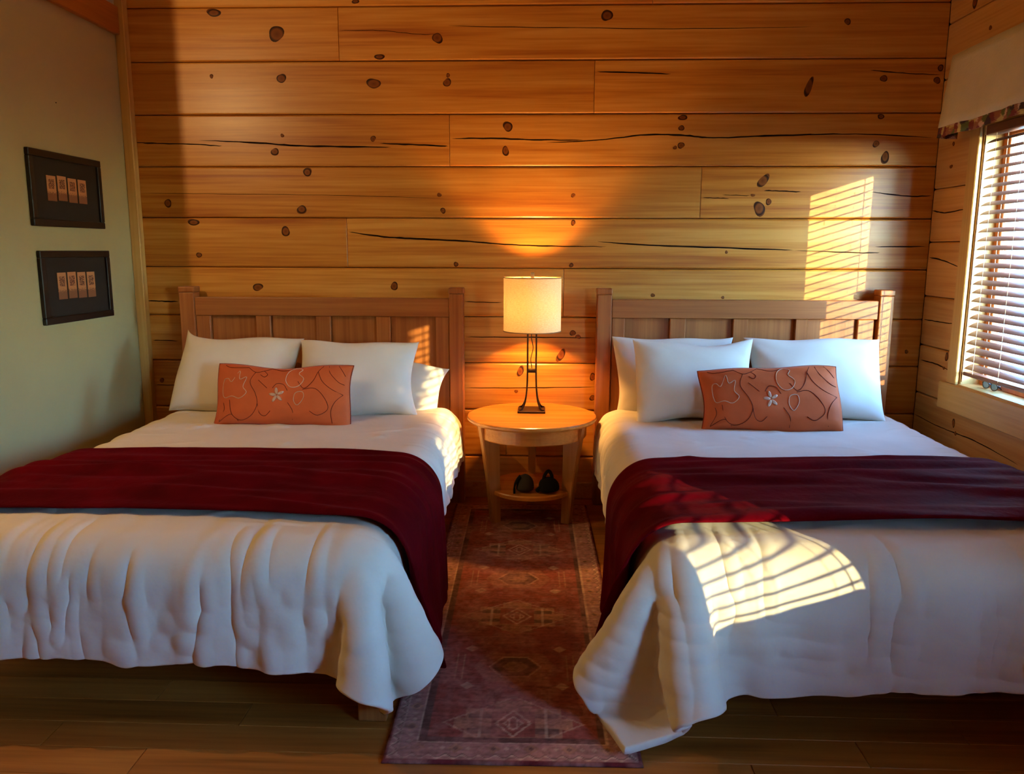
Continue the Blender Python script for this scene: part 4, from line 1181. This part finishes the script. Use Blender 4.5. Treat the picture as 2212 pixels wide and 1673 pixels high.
# ---------------------------------------------------------------- rug
def rug():
    wd, ln = 0.775, 2.43; nx, ny = 156, 486
    u = np.linspace(-wd/2, wd/2, nx); v = np.linspace(0, ln, ny)
    U, Vv = np.meshgrid(u, v)
    ex = wd/2-np.abs(U); ey = np.minimum(Vv, ln-Vv)
    e = np.minimum(ex, ey)
    r_ = np.random.default_rng(5)
    def vnoise(fx, fy, seed):
        rr = np.random.default_rng(seed); gx, gy = int(wd*fx)+3, int(ln*fy)+3
        G = rr.random((gy, gx)); x = (U+wd/2)*fx; y = Vv*fy
        i, j = y.astype(int), x.astype(int); a, b = y-i, x-j; a = a*a*(3-2*a); b = b*b*(3-2*b)
        return (G[i, j]*(1-a)*(1-b)+G[i+1, j]*a*(1-b)+G[i, j+1]*(1-a)*b+G[i+1, j+1]*a*b)
    field = np.array(srgb(136, 72, 62)); dusty = np.array(srgb(172, 130, 118)); dark = np.array(srgb(86, 66, 60)); pale = np.array(srgb(196, 164, 138)); tan = np.array(srgb(164, 118, 92))
    C = np.tile(field, (ny, nx, 1)).astype(float)
    def paint(mask, col, k=1.0):
        mm = np.clip(mask, 0, 1)[..., None]*k; C[:] = C*(1-mm)+col*mm
    # border bands
    paint(e < 0.100, dusty, 0.75)
    paint(e < 0.012, np.array(srgb(96, 36, 40)))
    paint((e > 0.100) & (e < 0.122), dark, 0.8)
    paint((e > 0.094) & (e < 0.100), pale, 0.6)
    paint((e > 0.036) & (e < 0.040), pale, 0.5)
    along = np.where(ex < ey, Vv, U)
    zz = np.abs(((along/0.050) % 1)-0.5)*2
    paint((np.abs(e-(0.016+0.018*zz)) < 0.0035), pale, 0.75)
    paint((np.abs(e-(0.022+0.018*zz)) < 0.0025), dark, 0.7)
    ro = np.abs(((along/0.115) % 1)-0.5)*0.115
    paint(((ro+np.abs(e-0.068)) < 0.024), tan, 0.8); paint(((ro+np.abs(e-0.068)) < 0.012), dark, 0.7)
    paint(((np.abs(ro-0.04)+np.abs(e-0.068)) < 0.010), pale, 0.5)
    inner = e > 0.122
    # medallions: stepped pale ones alternating with dark hexagons
    q = 0.0
    for c in (0.20, 0.955, 1.695, 2.40):
        dy = np.abs(Vv-c); dx = np.abs(U)
        paint(inner & ((dx < 0.155) & (dy < 0.085) | (dx < 0.19) & (dy < 0.030) | (dx < 0.06) & (dy < 0.13) | (dx/0.21+dy/0.14 < 0.9)), tan, 0.85)
        paint(inner & ((dx < 0.145) & (dy < 0.055) & (dy > 0.026)), dark, 0.75)
        paint(inner & (dx < 0.07) & (dy < 0.070), field, 0.9)
        paint(inner & ((np.abs(dx+dy*0.8-0.056) < 0.005) | (np.abs(dx+dy*0.8-0.030) < 0.004) | (np.abs(dx-0.012) < 0.003) & (dy < 0.03)), pale, 0.7)
        paint(inner & (np.abs(dx-0.105) < 0.004) & (dy < 0.085), pale, 0.6)
        paint(inner & (np.abs(dx/0.235+dy/0.16-0.95) < 0.03), pale, 0.35)
    for c in (0.55, 1.335, 2.05):
        dy = np.abs(Vv-c); dx = np.abs(U)
        hexa = np.maximum(dy/0.062, (dx/0.085+dy/0.062*0.5)/1.0)
        paint(inner & (np.maximum(dy/0.10, dx/0.15+dy/0.3) < 1.0), tan, 0.35)
        paint(inner & (hexa < 1.0), dark, 0.8); paint(inner & (hexa < 0.55), tan, 0.6); paint(inner & (np.abs(hexa-1.1) < 0.05), pale, 0.4)
        for sx_, sy_ in ((-1, -1), (-1, 1), (1, -1), (1, 1)):
            paint(inner & ((np.abs(U-sx_*0.165)+np.abs(Vv-c-sy_*0.13)) < 0.026), pale, 0.55)
            paint(inner & (np.abs(np.abs(U-sx_*0.20)-0.012) < 0.003) & (np.abs(Vv-c) < 0.09), tan, 0.5)
    # worn patches, thread streaks
    wear = 0.6*vnoise(10, 8, 1)+0.4*vnoise(42, 34, 2); strk = vnoise(16, 120, 3); fine = vnoise(150, 190, 4)
    wm = np.clip((wear-0.36)*2.6, 0, 1.0)
    C = C*(1-0.62*wm[..., None])+(0.55*dusty+0.45*field)*0.62*wm[..., None]
    med = vnoise(70, 80, 6); C *= (0.50+0.50*strk+0.54*fine+0.50*med)[..., None]
    Z = 0.009+0.0012*np.sin(U*18)*np.sin(Vv*5)+0.0009*fine
    Z[e < 0.004] = 0.004
    P = np.stack([U, Vv, Z], -1).reshape(-1, 3)
    n = nx*ny
    F = grid_faces(ny, nx)
    # skirt
    ring = [j for j in range(nx)]+[i*nx+nx-1 for i in range(1, ny)]+[(ny-1)*nx+j for j in range(nx-2, -1, -1)]+[i*nx for i in range(ny-2, 0, -1)]
    low = P[ring].copy(); low[:, 2] = 0.0008
    P2 = np.concatenate([P, low]); k = len(ring)
    F += [(ring[i], n+i, n+(i+1) % k, ring[(i+1) % k]) for i in range(k)]
    m, t, b = new_mat('rug_weave')
    at = N(t, 'ShaderNodeAttribute', attribute_name='weave'); t.links.new(at.outputs['Color'], b.inputs['Base Color'])
    b.inputs['Roughness'].default_value = 0.95; b.inputs['Specular IOR Level'].default_value = 0.1
    tc = N(t, 'ShaderNodeTexCoord'); nz = N(t, 'ShaderNodeTexNoise'); nz.inputs['Scale'].default_value = 260
    t.links.new(tc.outputs['Object'], nz.inputs[0]); bp = N(t, 'ShaderNodeBump'); bp.inputs['Strength'].default_value = 0.5; bp.inputs['Distance'].default_value = 0.002
    t.links.new(nz.outputs[0], bp.inputs['Height']); t.links.new(bp.outputs[0], b.inputs['Normal'])
    o = mesh_obj('rug', P2, F, m, None, smooth=True, local=True)
    ca_ = o.data.color_attributes.new('weave', 'FLOAT_COLOR', 'POINT')
    arr = np.ones((len(P2), 4)); arr[:n, :3] = C.reshape(-1, 3); arr[n:, :3] = C.reshape(-1, 3)[ring]*0.6
    ca_.data.foreach_set('color', arr.ravel())
    o.location = (-0.077, 2.122, 0.0); o.rotation_euler.z = math.radians(0.9)
    tag(o, 'worn red patterned runner rug on the floor between the beds', 'rug')
rug()

# ---------------------------------------------------------------- outside the window
structure(box('ground', (XR+WTH+0.05, 40), (-30, 45), (-0.8, -0.5), MAT['ground'], bevel=0))
r_ = random.Random(4)
spots = [(3.3, 6.4, 0.10), (3.75, 7.0, 0.12), (4.3, 7.4, 0.09), (4.6, 8.6, 0.15), (5.4, 8.9, 0.11), (5.6, 10.6, 0.16), (6.6, 11.4, 0.14), (7.6, 12.2, 0.18), (8.4, 14.5, 0.2), (6.6, 8.3, 0.1), (7.0, 9.6, 0.13), (9.5, 13.5, 0.2)]
for (x, y, r) in spots:
    tr = thing('tree', 'pale sunlit tree trunk outdoors behind the window blind', 'tree', (x, y, -0.5), 'trees outside the window')
    pts = [(x+r_.uniform(-0.06, 0.06)*i, y+r_.uniform(-0.06, 0.06)*i, -0.55+i*1.1) for i in range(6)]
    C = catmull(pts, 4); g = tube_geo(C, [r*(1-0.5*i/len(C)) for i in range(len(C))], 12)
    mesh_obj('trunk', *g, MAT['bark'], tr, smooth=True)
    for k in range(4):
        i = 6+k*3; p = C[i]; a = r_.uniform(0, 6.28)
        e = p+Vector((math.cos(a)*0.9, math.sin(a)*0.9, 0.5))
        g = tube_geo([p, (p+e)/2+Vector((0, 0, 0.1)), e], [r*0.3, r*0.2, r*0.06], 8); mesh_obj('branch', *g, MAT['bark'], tr, smooth=True)

tr = thing('tree', 'leafy tree added outside the frame to block sun from the left pillows', 'tree', (5.2, -5.5, -0.5))  # unseen tree, added so its crown dims the sun on the left bed's head
g = tube_geo(catmull([(5.2, -5.5, -0.55), (5.25, -5.45, 0.8), (5.15, -5.4, 2.0), (5.25, -5.2, 3.0), (5.3, -5.0, 3.9)], 5), [0.11-0.0045*i for i in range(21)], 12)
mesh_obj('trunk', *g, MAT['bark'], tr, smooth=True)
MAT['leaf'] = plain('leaf_green', srgb(92, 110, 48), rough=0.7, noise=0.3, scale=8)
V, F = [], []
for i in range(5200):
    d = Vector((r_.gauss(0, 1), r_.gauss(0, 1), r_.gauss(0, 1))).normalized()*r_.random()**0.4
    c = Vector((5.3+0.5*d.x, -5.02+0.52*d.y, 3.05+0.70*d.z))
    a = Vector((r_.gauss(0, 1), r_.gauss(0, 1), r_.gauss(0, 1))).normalized(); b2 = a.orthogonal().normalized()
    L, Wd = r_.uniform(0.035, 0.06), r_.uniform(0.014, 0.024); o0 = len(V)
    V += [tuple(c-a*L), tuple(c+b2*Wd), tuple(c+a*L), tuple(c-b2*Wd)]; F.append((o0, o0+1, o0+2, o0+3))
fo = mesh_obj('sun_blocking_foliage', V, F, MAT['leaf'], tr); fo['kind'] = 'stuff'
